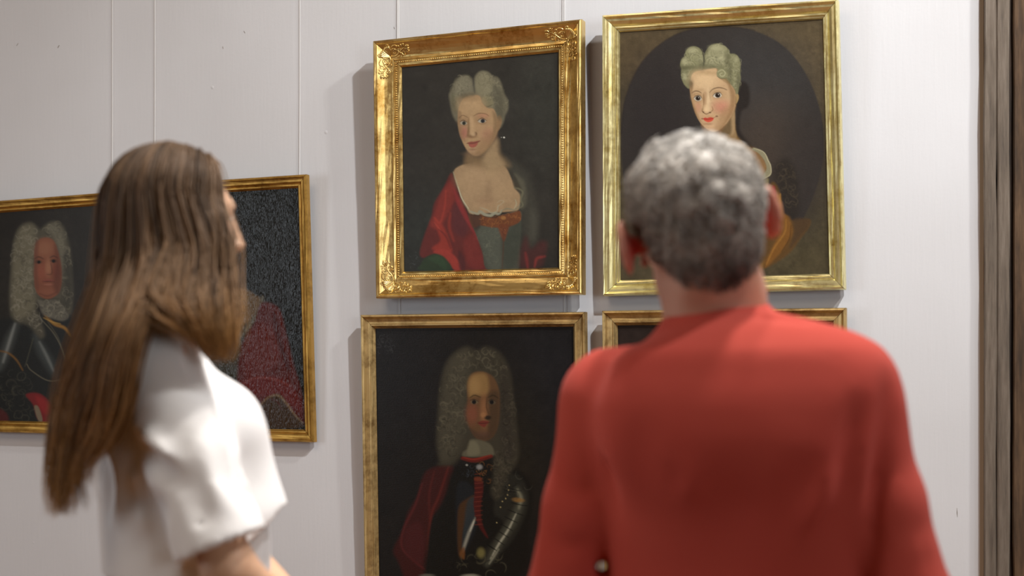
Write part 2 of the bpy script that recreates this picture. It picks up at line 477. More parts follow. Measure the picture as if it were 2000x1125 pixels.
PC = [(0, 20 * mm), (2 * mm, 24 * mm), (6 * mm, 25 * mm), (9 * mm, 22 * mm), (13 * mm, 15 * mm), (21 * mm, 12 * mm), (27 * mm, 13 * mm), (30 * mm, 17 * mm), (33 * mm, 17 * mm), (36 * mm, 12 * mm), (41 * mm, 5 * mm), (41 * mm, 4 * mm)]
PE = [(0, 18 * mm), (2 * mm, 22 * mm), (7 * mm, 23 * mm), (9 * mm, 19 * mm), (14 * mm, 17 * mm), (20 * mm, 16 * mm), (26 * mm, 11 * mm), (29 * mm, 12.5 * mm), (32 * mm, 12 * mm), (38 * mm, 5 * mm), (38 * mm, 4 * mm)]

def spiral(cx, cy, r0, a0, turns, n=12, shrink=0.2):
    return [(cx + r0 * (1 - (1 - shrink) * k / (n - 1)) * math.cos(a0 + turns * 2 * PI * k / (n - 1)), cy + r0 * (1 - (1 - shrink) * k / (n - 1)) * math.sin(a0 + turns * 2 * PI * k / (n - 1))) for k in range(n)]

def ornament_A(root, corner, dirs, O, loc):
    """palmette shell in the corner and a scrolling acanthus arm along each rail; a = along the rail, b = inward (mm)"""
    strokes = []
    # shell leaves fan from the inner corner towards the outer corner
    for k in range(5):
        ang = math.radians(183 + k * 10.5)
        L = 31 - abs(k - 2.2) * 0.6
        strokes.append(([(50, 50), (50 + L * .5 * math.cos(ang), 50 + L * .5 * math.sin(ang)), (50 + L * math.cos(ang), 50 + L * math.sin(ang) - 1)], 1.1, 3.0))
    arm = []
    arm.append((spiral(62, 35, 9, 2.6, 1.5, 14), 1.5, 0.9))
    arm.append(([(50, 46), (58, 48), (70, 44), (80, 36), (90, 30), (99, 27)], 2.0, 1.2))
    arm.append((spiral(92, 40, 7, 3.4, -1.3, 12), 1.3, 0.8))
    arm.append((spiral(80, 25, 6.5, 0.6, 1.2, 12), 1.3, 0.8))
    arm.append(([(70, 30), (76, 34), (84, 42), (86, 50)], 1.5, 0.8))
    arm.append(([(56, 24), (62, 20), (70, 19), (76, 22)], 1.5, 0.8))
    arm.append(([(46, 22), (52, 28), (54, 36)], 1.2, 1.6))
    arm.append(([(99, 27), (106, 22), (108, 28), (103, 31)], 1.8, 1.2))
    arm.append(([(99, 28), (108, 33), (107, 39), (102, 38)], 1.8, 1.2))
    arm.append(([(96, 25), (98, 18), (93, 18)], 1.5, 1.0))
    arm.append(([(104, 30), (113, 29)], 2.2, 1.8))
    arm.append(([(68, 48), (74, 50), (78, 46)], 1.2, 0.8))
    arm.append(([(44, 30), (40, 22), (44, 16), (50, 19)], 1.5, 1.0)); arm.append(([(66, 46), (70, 36), (68, 28)], 1.4, 0.9)); arm.append(([(88, 33), (92, 24), (88, 18)], 1.3, 0.9)); arm.append(([(84, 38), (92, 47), (98, 44)], 1.3, 0.9)); arm.append(([(100, 30), (106, 34), (112, 36)], 1.8, 1.4)); arm.append(([(100, 26), (108, 22), (113, 24)], 1.8, 1.4))
    for i in range(4):
        o = O[i]; d0, d1 = dirs[i]
        V, F = [], []
        def add(pts, r0, r1, swap):
            pts = catmull(pts, 3)
            P3 = []
            for a_, b_ in pts:
                if swap: a_, b_ = b_, a_
                uv = o + d0 * a_ * mm + d1 * b_ * mm
                P3.append(loc(uv, prof_h(PA, min(a_, b_) * mm) + 1.2 * mm))
            rr = np.linspace(r0, r1, len(P3)) * mm * 1.4
            vv, ff = tube(P3, rr, 6, len(V)); V.extend(vv); F.extend(ff)
        for s_, r0, r1 in strokes:
            add(s_, r0, r1, False); add([(b_, a_) for a_, b_ in s_], r0, r1, False)
        for s_, r0, r1 in arm:
            add(s_, r0, r1, False); add(s_, r0, r1, True)
        c = mesh_obj('corner_ornament', V, F, m_goldA, root, smooth=True)

def beads_A(root, corner, loc):
    ico_v, ico_f = [], []
    bm = bmesh.new(); bmesh.ops.create_icosphere(bm, subdivisions=1, radius=1.0)
    ico_v = np.array([v.co[:] for v in bm.verts]); ico_f = np.array([[v.index for v in f.verts] for f in bm.faces]); bm.free()
    for i in range(4):
        a, b_ = corner(i, 65.5 * mm), corner((i + 1) % 4, 65.5 * mm)
        L = np.linalg.norm(b_ - a); n = int(L / 0.0068)
        V = []; F = []
        for k in range(n):
            p = a + (b_ - a) * (k + 0.5) / n
            c = np.array(loc(p, 13.5 * mm))
            V.append(ico_v * np.array([0.0027, 0.0024, 0.0027]) + c); F.append(ico_f + k * len(ico_v))
        o = mesh_obj('beading', np.vstack(V), np.vstack(F), m_goldA, root, smooth=True); o['kind'] = 'stuff'
# ------------------------------------------------------------------ the six painted pictures (paint colours, plus varnish glints painted in on two)
def paint_A(P):
    P.fill = None
    P.view(0, 0, 1)
    P.ell(960, 300, 190, 260, '#302e29', soft=0.6, a=0.7)
    P.ell(1075, 200, 60, 120, '#33352f', soft=0.8, a=0.6)
    P.ell(830, 470, 70, 80, '#2a2f2b', soft=0.8, a=0.6)
    P.mottle(0.05, 4, 12)
    P.view(780, 300, 4.326)
    # grey veil / hair falling on the right shoulder
    P.blob([(860, 20), (980, 70), (1100, 160), (1170, 300), (1210, 520), (1190, 760), (1120, 830), (1080, 700), (1050, 450), (1000, 250), (900, 120)], '#45443a', soft=55, a=0.6)
    P.blob([(1150, 480), (1200, 560), (1190, 740), (1150, 720), (1140, 600)], '#504f44', soft=40, a=0.5)
    P.blob([(1000, 180), (1090, 250), (1110, 420), (1060, 480), (1040, 330)], '#5d5b4a', soft=22, a=0.6)
    # red cloak left
    P.blob([(440, 180), (380, 300), (300, 430), (270, 560), (215, 700), (170, 860), (210, 905), (330, 870), (430, 930), (500, 1010), (790, 1010), (760, 930), (700, 760), (640, 620), (570, 470), (510, 330), (470, 210)], '#5e2824', soft=14)
    P.blob([(430, 250), (350, 380), (300, 520), (260, 620), (330, 660), (400, 560), (470, 420), (470, 300)], '#7c2f27', soft=22, a=0.9)
    P.blob([(300, 560), (380, 640), (430, 760), (450, 860), (330, 850), (280, 820), (350, 760), (330, 680)], '#8d3226', soft=18, a=0.9)
    P.blob([(290, 850), (380, 830), (480, 890), (540, 1000), (480, 1010), (400, 930), (330, 880)], '#93342a', soft=12, a=0.9)
    P.blob([(480, 430), (560, 520), (600, 640), (560, 720), (480, 690), (450, 560)], '#552a2b', soft=25, a=0.85)
    P.blob([(560, 760), (650, 700), (700, 830), (740, 980), (640, 1000), (580, 920)], '#6f2b26', soft=20, a=0.85)
    P.blob([(510, 850), (560, 900), (570, 1000), (520, 1000)], '#4a2425', soft=15, a=0.8)
    P.blob([(470, 300), (530, 420), (600, 560), (660, 680), (700, 780), (660, 720), (560, 560), (490, 420)], '#8a2f2e', soft=14, a=0.7)
    P.line([(400, 330), (390, 460), (350, 600), (300, 560)], 14, '#9a382b', 14, 0.7)
    P.line([(440, 520), (430, 640), (470, 760)], 22, '#943527', 16, 0.55)
    P.line([(340, 660), (400, 720), (440, 820)], 12, '#50211f', 12, 0.7)
    P.line([(300, 600), (330, 640), (350, 660)], 10, '#a84436', 8, 0.6)
    # dark green sleeve bottom-left
    P.blob([(180, 960), (230, 895), (320, 870), (400, 910), (440, 1010), (170, 1010)], '#2d3a28', soft=12)
    P.blob([(250, 910), (330, 885), (390, 930), (400, 1000), (330, 960)], '#33472f', soft=16, a=0.7)
    P.curls([(90, 850), (150, 850), (160, 990), (90, 1000)], 26, 16, '#565a5c', '#2c3030', 4, 3, 0.45)  # small varnish glints painted into the canvas colour
    # bodice
    P.blob([(600, 525), (700, 530), (830, 550), (1050, 500), (1060, 600), (1050, 800), (1030, 1010), (770, 1010), (720, 850), (660, 690)], '#47483d', soft=10)
    P.blob([(680, 640), (860, 650), (880, 800), (880, 1000), (790, 1000), (720, 820)], '#52564a', soft=22, a=0.8)
    P.blob([(900, 700), (960, 650), (1060, 600), (1050, 850), (980, 1000), (920, 1000)], '#3c4137', soft=30, a=0.8)
    P.curls([(690, 660), (860, 670), (870, 980), (800, 980)], 60, 26, '#6c705e', '#44483e', 6, 5, 0.35)
    P.blob([(605, 530), (720, 530), (820, 548), (960, 520), (1050, 500), (1050, 590), (930, 640), (800, 640), (700, 625), (640, 640)], '#6b3f24', soft=9)
    P.blob([(600, 525), (700, 535), (700, 640), (650, 660)], '#3c2e28', soft=16, a=0.7)
    P.curls([(700, 545), (1040, 530), (1030, 600), (880, 640), (710, 620)], 46, 20, '#96612f', '#4e2c1a', 6, 8, 0.7)
    P.ell(905, 560, 22, 16, '#a0703a', soft=0.4, a=0.7)
    P.blob([(860, 620), (950, 620), (935, 700), (910, 760), (880, 700)], '#6a3a22', soft=12, a=0.9)
    P.curls([(870, 630), (940, 630), (925, 720), (890, 710)], 12, 14, '#94552f', '#4a2a1c', 5, 9, 0.7)
    P.line([(905, 700), (905, 820), (895, 990)], 12, '#4e3324', 8, 0.6)
    # right red drape
    P.blob([(1080, 760), (1110, 720), (1150, 820), (1230, 760), (1290, 780), (1270, 900), (1230, 980), (1060, 990), (1050, 880)], '#4a2826', soft=32, a=0.8)
    P.line([(1100, 860), (1110, 920), (1120, 990)], 24, '#7a2c2a', 16, 0.75)
    P.line([(1270, 890), (1200, 910), (1180, 980)], 22, '#83312c', 14, 0.75)
    # chest and neck
    P.blob([(470, 160), (530, 110), (640, 80), (740, 60), (760, 0), (850, 0), (870, 80), (930, 130), (975, 220), (1000, 300), (1050, 360), (1050, 440), (1020, 500), (870, 510), (760, 520), (620, 525), (580, 460), (530, 350), (490, 260)], '#9b8260', soft=9)
    P.ell(700, 220, 170, 110, '#a98e6a', soft=0.7, a=0.7)
    P.ell(800, 120, 60, 90, '#a58c66', soft=0.7, a=0.6)
    P.ell(900, 330, 110, 90, '#a48a66', soft=0.6, a=0.6)
    P.ell(660, 380, 100, 90, '#a08664', soft=0.6, a=0.6)
    P.ell(780, 330, 30, 90, '#836b4f', soft=0.9, a=0.45)
    P.ell(740, 420, 80, 40, '#96795a', soft=0.8, a=0.5)
    P.blob([(590, 20), (700, 40), (740, 90), (620, 100), (560, 90)], '#6c573d', soft=26, a=0.75)
    P.blob([(930, 110), (990, 200), (1010, 300), (1070, 350), (1060, 300), (1010, 200)], '#3a362c', soft=12, a=0.8)
    # lace edge
    P.line([(465, 165), (490, 240), (520, 330), (560, 430), (610, 500), (640, 528)], 11, '#a39b7e', 6, 0.7)
    P.line([(505, 290), (540, 390), (600, 480)], 10, '#bdb596', 4, 0.7)
    P.line([(620, 505), (680, 525), (700, 505), (740, 530), (790, 540), (830, 520), (870, 525), (890, 495)], 26, '#92907a', 6, 0.9)
    P.line([(700, 470), (760, 490), (800, 515), (850, 500), (860, 450)], 10, '#a09c82', 6, 0.6)
    P.line([(890, 500), (940, 480), (1000, 490), (1040, 460), (1050, 440)], 16, '#7f7a62', 6, 0.8)
    P.line([(850, 430), (880, 410), (910, 420), (860, 460), (850, 490)], 6, '#a9a284', 5, 0.6)
    P.line([(1000, 300), (1045, 310), (1075, 340), (1060, 400), (1075, 450), (1040, 480)], 16, '#6e6c54', 8, 0.7)
    P.line([(1010, 400), (1020, 440), (1000, 480)], 12, '#a39e80', 5, 0.7)
    P.line([(620, 530), (750, 548), (830, 556), (900, 520), (1040, 495)], 7, '#2e251d', 5, 0.8)
    # head
    P.view(820, 110, 4.6875)
    P.blob([(460, 900), (600, 930), (720, 800), (760, 900), (850, 1010), (700, 1040), (500, 1020), (440, 980)], '#7d6748', soft=50, a=0.75)
    P.blob([(600, 930), (730, 760), (745, 900), (800, 1010), (640, 1050)], '#9a8360', soft=40, a=0.9)
    P.blob([(285, 420), (275, 350), (300, 290), (330, 220), (390, 172), (450, 166), (495, 200), (510, 262), (525, 175), (575, 128), (640, 132), (690, 170), (745, 190), (780, 260), (800, 330), (835, 400), (838, 480), (810, 540), (795, 600), (760, 660), (700, 640), (500, 560), (365, 600), (320, 560), (300, 500)], '#66624f', soft=16)
    P.blob([(535, 190), (580, 140), (650, 150), (690, 220), (680, 320), (600, 360), (540, 330), (525, 260)], '#7f7a60', soft=26, a=0.9)
    P.blob([(330, 260), (390, 190), (460, 190), (495, 260), (490, 340), (400, 350), (330, 340)], '#76725d', soft=26, a=0.9)
    P.blob([(300, 360), (350, 340), (370, 420), (345, 500), (310, 450)], '#6f6b52', soft=20, a=0.8)
    P.blob([(590, 370), (680, 360), (700, 450), (650, 470), (590, 440)], '#7b7558', soft=16, a=0.9)
    P.curls([(300, 400), (310, 260), (400, 180), (480, 200), (500, 320), (380, 370), (340, 480)], 46, 34, '#87836a', '#565340', 8, 21, 0.45)
    P.curls([(530, 200), (640, 145), (740, 200), (800, 340), (820, 480), (760, 560), (700, 440), (600, 350)], 80, 34, '#8b866b', '#55523f', 8, 22, 0.5)
    P.line([(508, 190), (512, 260), (520, 330)], 16, '#45433a', 10, 0.7)
    P.line([(590, 425), (630, 460), (690, 440)], 10, '#4c4736', 7, 0.8)
    P.blob([(360, 570), (368, 470), (400, 400), (450, 362), (560, 355), (590, 420), (640, 468), (700, 480), (735, 560), (738, 680), (700, 770), (640, 855), (580, 905), (520, 918), (470, 890), (425, 830), (390, 750), (366, 660)], '#a2855f', soft=9)
    P.ell(480, 450, 120, 85, '#ac9069', soft=0.7, a=0.8)
    P.ell(620, 690, 80, 90, '#a98a66', soft=0.8, a=0.5)
    P.ell(422, 700, 34, 52, '#a5695a', soft=0.7, a=0.75)
    P.ell(650, 720, 60, 60, '#a2735a', soft=0.8, a=0.55)
    P.ell(600, 545, 50, 22, '#b0795f', soft=0.8, a=0.6)
    P.blob([(690, 500), (735, 560), (738, 690), (700, 780), (600, 900), (560, 915), (640, 830), (690, 700), (700, 600)], '#7a6344', soft=18, a=0.7)
    P.blob([(366, 500), (395, 520), (385, 640), (400, 760), (370, 690), (358, 590)], '#7e6548', soft=12, a=0.6)
    P.ell(520, 900, 90, 26, '#7c6248', soft=0.8, a=0.5)
    P.ell(495, 860, 40, 28, '#b09070', soft=0.8, a=0.5)
    # ear
    P.blob([(735, 560), (765, 540), (780, 590), (760, 660), (735, 680)], '#8b6e4c', soft=9, a=0.9)
    # eye sockets, eyes
    P.ell(412, 600, 48, 34, '#8a6f50', soft=0.8, a=0.6)
    P.ell(585, 585, 58, 34, '#8e7152', soft=0.8, a=0.6)
    P.ell(415, 612, 32, 17, '#9b9480', soft=0.25, ang=0.05)
    P.ell(590, 592, 38, 17, '#a09a88', soft=0.25, ang=-0.05)
    P.ell(418, 613, 17, 18, '#2c2c24', soft=0.3)
    P.ell(597, 592, 20, 19, '#26262a', soft=0.3)
    P.line([(380, 600), (410, 585), (448, 605)], 7, '#4c3826', 4, 0.9)
    P.line([(548, 590), (590, 565), (635, 590)], 7, '#4c3826', 4, 0.9)
    P.line([(385, 630), (415, 640), (450, 625)], 5, '#7a5a42', 5, 0.6)
    P.line([(560, 615), (600, 622), (635, 605)], 5, '#7a5a42', 5, 0.6)
    P.line([(370, 565), (405, 540), (455, 560)], 8, '#6a5038', 6, 0.85)
    P.line([(510, 545), (560, 522), (620, 525), (655, 545)], 8, '#6e5339', 6, 0.85)
    # nose, mouth
    P.blob([(455, 590), (470, 560), (480, 660), (460, 730), (445, 715), (455, 650)], '#6f5638', soft=10, a=0.7)
    P.ell(500, 660, 22, 70, '#b3956e', soft=0.8, a=0.6)
    P.ell(490, 735, 45, 18, '#6e5035', soft=0.7, a=0.75)
    P.ell(530, 712, 14, 16, '#5e452c', soft=0.6, a=0.8)
    P.ell(505, 715, 22, 18, '#b69a74', soft=0.7, a=0.8)
    P.blob([(445, 800), (480, 785), (510, 785), (545, 778), (575, 775), (545, 800), (500, 805), (465, 806)], '#85483c', soft=5, a=0.95)
    P.blob([(465, 806), (510, 802), (550, 800), (530, 832), (495, 842), (470, 828)], '#954c40', soft=6, a=0.9)
    P.line([(440, 802), (500, 803), (575, 780)], 5, '#4c2a20', 4, 0.85)
    P.ell(500, 858, 34, 10, '#7d5c42', soft=0.8, a=0.6)
    P.blob([(470, 560), (500, 560), (505, 690), (480, 700), (470, 640)], '#b89a72', soft=12, a=0.5)
    P.blob([(380, 640), (410, 660), (430, 780), (400, 760), (378, 700)], '#876047', soft=14, a=0.45)
    P.blob([(560, 800), (620, 740), (680, 690), (690, 780), (600, 880), (540, 900)], '#8a6c4c', soft=30, a=0.55)
    P.ell(470, 385, 90, 22, '#8a7250', soft=0.9, a=0.45)
    P.blob([(690, 250), (760, 300), (800, 420), (790, 560), (740, 560), (710, 430)], '#514f3f', soft=30, a=0.6)
    P.blob([(310, 330), (340, 420), (350, 520), (320, 500), (295, 420)], '#55523f', soft=20, a=0.5)
    P.blob([(400, 330), (490, 330), (520, 360), (400, 380)], '#4c4938', soft=16, a=0.5)
    P.ell(800, 746, 9, 7, '#c9c9bd', soft=0.4); P.ell(775, 745, 5, 5, '#8b8a80', soft=0.4)
    P.mottle(0.03, 9, 5)

def paint_B(P):
    P.view(0, 0, 1)
    P.ell(1230, 300, 60, 300, '#4a4230', soft=0.5, a=0.6)
    P.ell(1560, 90, 120, 110, '#5a4c34', soft=0.7, a=0.6)
    P.ell(1600, 480, 110, 110, '#4c4530', soft=0.7, a=0.7)
    P.ell(1255, 100, 90, 60, '#5d4d33', soft=0.7, a=0.6)
    P.mottle(0.07, 14, 7)
    # feigned oval
    ov = [(1415, 38), (1478, 44), (1540, 75), (1587, 135), (1615, 215), (1618, 300), (1598, 375), (1565, 440), (1520, 500), (1470, 530), (1380, 545), (1300, 520), (1245, 450), (1212, 360), (1206, 260), (1215, 190), (1245, 120), (1295, 70), (1350, 45)]
    P.blob(ov, '#322e2b', soft=2.5)
    P.ell(1480, 150, 110, 90, '#3b3a39', soft=0.8, a=0.7)
    P.ell(1500, 280, 70, 90, '#4b4036', soft=0.8, a=0.6)
    P.ell(1280, 220, 60, 110, '#2c2828', soft=0.8, a=0.8)
    P.ell(1580, 330, 50, 110, '#35302d', soft=0.7, a=0.8)
    P.line([(1206, 260), (1215, 190), (1245, 120), (1295, 70), (1350, 45), (1415, 37), (1478, 43)], 3, '#262122', 3, 0.6, 0.2)
    # right lock of hair on shoulder
    P.view(1400, 250, 3.125)
    P.blob([(360, 220), (440, 170), (500, 260), (520, 420), (500, 560), (430, 540), (400, 420), (360, 330)], '#2c2722', soft=30, a=0.8)
    P.curls([(380, 230), (460, 210), (490, 330), (500, 470), (440, 470), (400, 380)], 60, 26, '#4c4334', '#28231e', 7, 31, 0.5)
    # gold and red drapery
    P.blob([(330, 340), (370, 340), (400, 420), (410, 520), (450, 540), (480, 570), (580, 560), (575, 610), (520, 680), (460, 760), (380, 820), (280, 870), (200, 880), (160, 700), (250, 520)], '#5e4422', soft=12)
    P.blob([(380, 400), (405, 480), (410, 560), (350, 680), (300, 780), (270, 870), (230, 860), (280, 640), (340, 480)], '#8a6226', soft=12, a=0.9)
    P.blob([(410, 530), (450, 560), (470, 640), (430, 720), (370, 790), (290, 860), (320, 760), (380, 660)], '#7e5420', soft=12, a=0.95)
    P.blob([(480, 560), (580, 560), (570, 610), (500, 690), (450, 740), (480, 640)], '#4c3a26', soft=14, a=0.9)
    P.line([(395, 400), (385, 520), (340, 660), (280, 800)], 12, '#a87a34', 7, 0.8)
    P.line([(430, 560), (420, 640), (350, 740), (300, 840)], 10, '#9c6c2c', 7, 0.8)
    P.line([(385, 620), (330, 700), (300, 760)], 8, '#c09048', 5, 0.75)
    P.line([(460, 600), (450, 680), (400, 760)], 9, '#48321a', 6, 0.7)
    P.line([(360, 500), (350, 600), (300, 700)], 10, '#3e2a16', 8, 0.6)
    P.blob([(345, 350), (365, 360), (365, 440), (340, 500), (315, 480), (330, 420)], '#7a1f22', soft=6, a=0.95)
    # shoulder / chest (mostly behind the visitor) and lace
    P.view(1150, 0, 1.875)
    P.blob([(420, 470), (530, 440), (545, 495), (600, 540), (650, 590), (660, 630), (620, 670), (560, 800), (400, 800), (380, 600)], '#77603d', soft=5)
    P.blob([(385, 640), (440, 700), (520, 730), (600, 700), (655, 670), (700, 800), (640, 960), (520, 1000), (400, 960), (330, 840)], '#5e4422', soft=8)
    P.line([(400, 660), (460, 715), (530, 735), (610, 700)], 16, '#a29a7a', 6, 0.8); P.line([(440, 740), (430, 860), (470, 960)], 22, '#8a6226', 14, 0.7); P.line([(560, 750), (560, 860), (520, 970)], 20, '#7a1f22', 12, 0.7)
    P.blob([(590, 540), (630, 550), (655, 600), (640, 640), (600, 640)], '#8e6c45', soft=9, a=0.8)
    P.blob([(530, 440), (545, 490), (600, 535), (570, 560), (510, 500)], '#8a6b3c', soft=8, a=0.8)
    P.blob([(610, 534), (640, 546), (660, 572), (672, 610), (668, 638), (640, 655), (625, 690), (640, 640), (655, 612), (645, 580), (625, 555), (600, 540)], '#8c8668', soft=2.5)
    P.line([(606, 536), (638, 546), (652, 560), (660, 580), (670, 600), (671, 630), (655, 645), (632, 655)], 3.5, '#b5ae8c', 1.5, 0.9)
    P.blob([(640, 660), (662, 650), (655, 690), (635, 700)], '#80754f', soft=4, a=0.8)
    # dark hair behind the neck
    P.blob([(535, 330), (560, 280), (590, 300), (590, 370), (560, 400), (555, 470), (600, 530), (570, 520), (535, 470), (540, 400)], '#241f1c', soft=8, a=0.85)
    P.view(1280, 50, 4.6875)
    P.blob([(640, 760), (735, 660), (728, 760), (725, 900), (740, 1010), (640, 1040), (560, 960)], '#92774f', soft=10)
    P.blob([(700, 700), (728, 780), (722, 950), (690, 980), (690, 820)], '#a58a62', soft=12, a=0.8)
    P.blob([(600, 860), (680, 800), (690, 960), (600, 980)], '#5c4b32', soft=18, a=0.7)
    # powdered hair
    P.blob([(300, 545), (255, 520), (225, 460), (218, 400), (222, 360), (210, 320), (225, 270), (262, 235), (262, 195), (300, 155), (345, 142), (395, 158), (425, 200), (435, 240), (455, 190), (500, 130), (570, 108), (630, 125), (675, 160), (690, 200), (740, 205), (775, 240), (790, 300), (785, 380), (790, 440), (775, 500), (765, 560), (750, 620), (700, 560), (600, 440), (400, 380), (320, 440)], '#7b7a58', soft=7)
    P.blob([(270, 230), (300, 165), (350, 152), (400, 180), (425, 240), (420, 330), (340, 350), (250, 350), (235, 290)], '#8f8e68', soft=22, a=0.9)
    P.blob([(450, 250), (490, 160), (570, 122), (640, 150), (670, 220), (640, 290), (560, 330), (450, 340)], '#94926e', soft=22, a=0.9)
    P.blob([(690, 230), (740, 220), (770, 280), (760, 380), (740, 480), (690, 460)], '#83825e', soft=18, a=0.8)
    for (x, y, r, s) in [(270, 290, 40, 1), (300, 330, 60, 1), (265, 400, 34, -1), (280, 460, 30, 1), (340, 200, 55, 1), (360, 250, 60, 1), (560, 200, 90, -1), (600, 250, 80, -1), (520, 290, 70, 1), (610, 300, 40, 1), (590, 400, 34, -1), (640, 320, 30, 1), (740, 240, 32, 1), (745, 310, 34, -1), (740, 380, 32, 1), (745, 440, 30, -1), (735, 500, 26, 1), (700, 520, 24, 1)]:
        for q, (cc, w_) in enumerate([('#5f5e42', 7), ('#b0ae86', 7), ('#69684a', 5), ('#a8a67e', 5)]):
            rr = r * (1.0 - q * 0.2)
            P.line([(x + rr * math.cos(a), y + rr * 0.8 * math.sin(a)) for a in np.linspace(2.6 * s, 2.6 * s + 3.6 * s, 7)], w_ + 2, cc, 7, 0.42, 0.8)
    P.curls([(230, 300), (300, 170), (400, 170), (430, 330), (300, 360), (280, 500), (235, 440)], 70, 28, '#aba983', '#62614a', 6, 41, 0.5)
    P.curls([(450, 240), (570, 120), (680, 180), (780, 260), (780, 480), (700, 520), (640, 340), (480, 330)], 120, 28, '#aeac86', '#605f46', 6, 42, 0.5)
    P.line([(425, 185), (438, 260), (435, 320)], 16, '#3b392c', 6, 0.8)
    P.line([(440, 240), (470, 180), (520, 130)], 8, '#55543c', 5, 0.6)
    # face
    P.blob([(302, 560), (306, 480), (325, 410), (370, 380), (470, 358), (550, 345), (575, 390), (620, 440), (680, 490), (722, 540), (740, 600), (738, 690), (705, 780), (650, 870), (575, 940), (510, 960), (455, 940), (405, 880), (370, 820), (340, 740), (318, 660)], '#c4a379', soft=6)
    P.ell(440, 460, 120, 90, '#d9ba8c', soft=0.7, a=0.85)
    P.ell(470, 640, 40, 110, '#d6b78c', soft=0.8, a=0.7)
    P.ell(600, 715, 75, 60, '#c47f68', soft=0.9, a=0.75)
    P.ell(378, 720, 28, 52, '#c28c6e', soft=0.7, a=0.7)
    P.ell(500, 900, 60, 40, '#cfa982', soft=0.8, a=0.7)
    P.blob([(660, 470), (725, 545), (742, 620), (735, 700), (700, 790), (620, 900), (560, 950), (620, 860), (670, 760), (690, 660), (680, 560)], '#8a6a42', soft=20, a=0.75)
    P.blob([(303, 480), (330, 500), (325, 620), (350, 740), (400, 860), (360, 800), (320, 680), (300, 560)], '#94734c', soft=9, a=0.7)
    P.blob([(400, 880), (460, 930), (520, 955), (580, 935), (640, 880), (580, 970), (500, 985), (430, 950)], '#7a5a3c', soft=8, a=0.8)
    P.ell(520, 380, 50, 24, '#c9ab7e', soft=0.8, a=0.5)
    P.blob([(560, 350), (600, 400), (650, 440), (690, 500), (640, 480), (580, 430)], '#8d744c', soft=10, a=0.7)
    P.blob([(432, 580), (470, 590), (455, 680), (440, 740), (420, 740), (432, 660)], '#a5815a', soft=12, a=0.55)
    P.blob([(330, 600), (352, 610), (350, 700), (385, 810), (430, 890), (380, 830), (335, 720)], '#a27c54', soft=18, a=0.55)
    P.blob([(600, 760), (680, 690), (715, 650), (700, 770), (620, 890), (540, 940), (560, 860)], '#a07c54', soft=36, a=0.6)
    P.ell(470, 392, 110, 20, '#a98c60', soft=0.9, a=0.5)
    P.ell(400, 560, 44, 16, '#a98a60', soft=0.9, a=0.4); P.ell(475, 640, 14, 80, '#e6cb9e', soft=0.9, a=0.5)
    for (x, y, rx, ry, c) in [(300, 340, 70, 22, '#55543a'), (420, 330, 40, 40, '#504f38'), (500, 330, 60, 20, '#5a593e'), (660, 250, 26, 60, '#5a593e'), (690, 380, 18, 80, '#55543c'), (250, 350, 30, 16, '#55543a'), (310, 500, 24, 40, '#4f4e38'), (765, 470, 20, 60, '#585740')]:
        P.ell(x, y, rx, ry, c, soft=0.9, a=0.6)
    for (x, y, rx, ry) in [(330, 180, 44, 24), (560, 150, 60, 28), (250, 290, 22, 30), (600, 250, 36, 20), (745, 260, 20, 22), (250, 430, 16, 26)]:
        P.ell(x, y, rx, ry, '#adab84', soft=0.9, a=0.6)
    # the curl on the temple
    P.blob([(560, 380), (600, 350), (650, 380), (660, 430), (610, 445), (565, 425)], '#8b8963', soft=6)
    P.line([(610, 390), (590, 400), (600, 420), (630, 415), (640, 385), (610, 360), (570, 380)], 7, '#b8b68e', 4, 0.9, 0.3)
    P.line([(560, 420), (600, 445), (655, 435)], 6, '#4a4832', 4, 0.8)
    # eyes
    P.ell(375, 632, 52, 38, '#ab8a60', soft=0.7, a=0.7)
    P.ell(570, 598, 66, 42, '#b08f64', soft=0.7, a=0.7)
    P.blob([(338, 640), (360, 618), (395, 616), (412, 640), (400, 660), (365, 664)], '#c5bda8', soft=3)
    P.blob([(522, 612), (545, 588), (585, 582), (603, 600), (590, 624), (548, 630)], '#cdc6b2', soft=3)
    P.ell(377, 638, 24, 22, '#3a2a1e', soft=0.15); P.ell(377, 638, 12, 12, '#120d0a', soft=0.2); P.ell(384, 632, 4, 4, '#d8d0c0', soft=0.4)
    P.ell(566, 605, 26, 23, '#3a2a1e', soft=0.15); P.ell(566, 605, 13, 13, '#120d0a', soft=0.2); P.ell(573, 598, 4, 4, '#d8d0c0', soft=0.4)
    P.line([(336, 638), (358, 616), (395, 613), (414, 638)], 7, '#38261a', 3, 0.95)
    P.line([(518, 614), (542, 586), (585, 578), (606, 600)], 7, '#38261a', 3, 0.95)
    P.line([(345, 662), (370, 670), (405, 660)], 4, '#8f6a4c', 4, 0.8)
    P.line([(530, 630), (560, 636), (598, 622)], 4, '#8f6a4c', 4, 0.8)
    P.line([(340, 605), (370, 592), (410, 605)], 4, '#8c6c48', 4, 0.7)
    P.line([(525, 580), (560, 562), (605, 575)], 4, '#8c6c48', 4, 0.7)
    P.line([(318, 590), (350, 570), (385, 573), (410, 588)], 9, '#5c452c', 5, 0.9)
    P.line([(488, 580), (520, 548), (570, 532), (620, 537), (655, 552)], 9, '#5a432b', 5, 0.9)
    # nose
    P.blob([(430, 590), (440, 640), (432, 700), (412, 745), (420, 770), (428, 720), (424, 640)], '#8b6a44', soft=7, a=0.8)
    P.line([(495, 570), (490, 600), (500, 660)], 8, '#a98a60', 8, 0.6)
    P.ell(460, 735, 30, 28, '#e0c294', soft=0.7, a=0.8)
    P.line([(414, 758), (430, 775), (452, 786), (475, 780), (500, 765)], 8, '#6b4a2e', 4, 0.9)
    P.line([(500, 765), (518, 745), (512, 715)], 7, '#80603c', 4, 0.85)
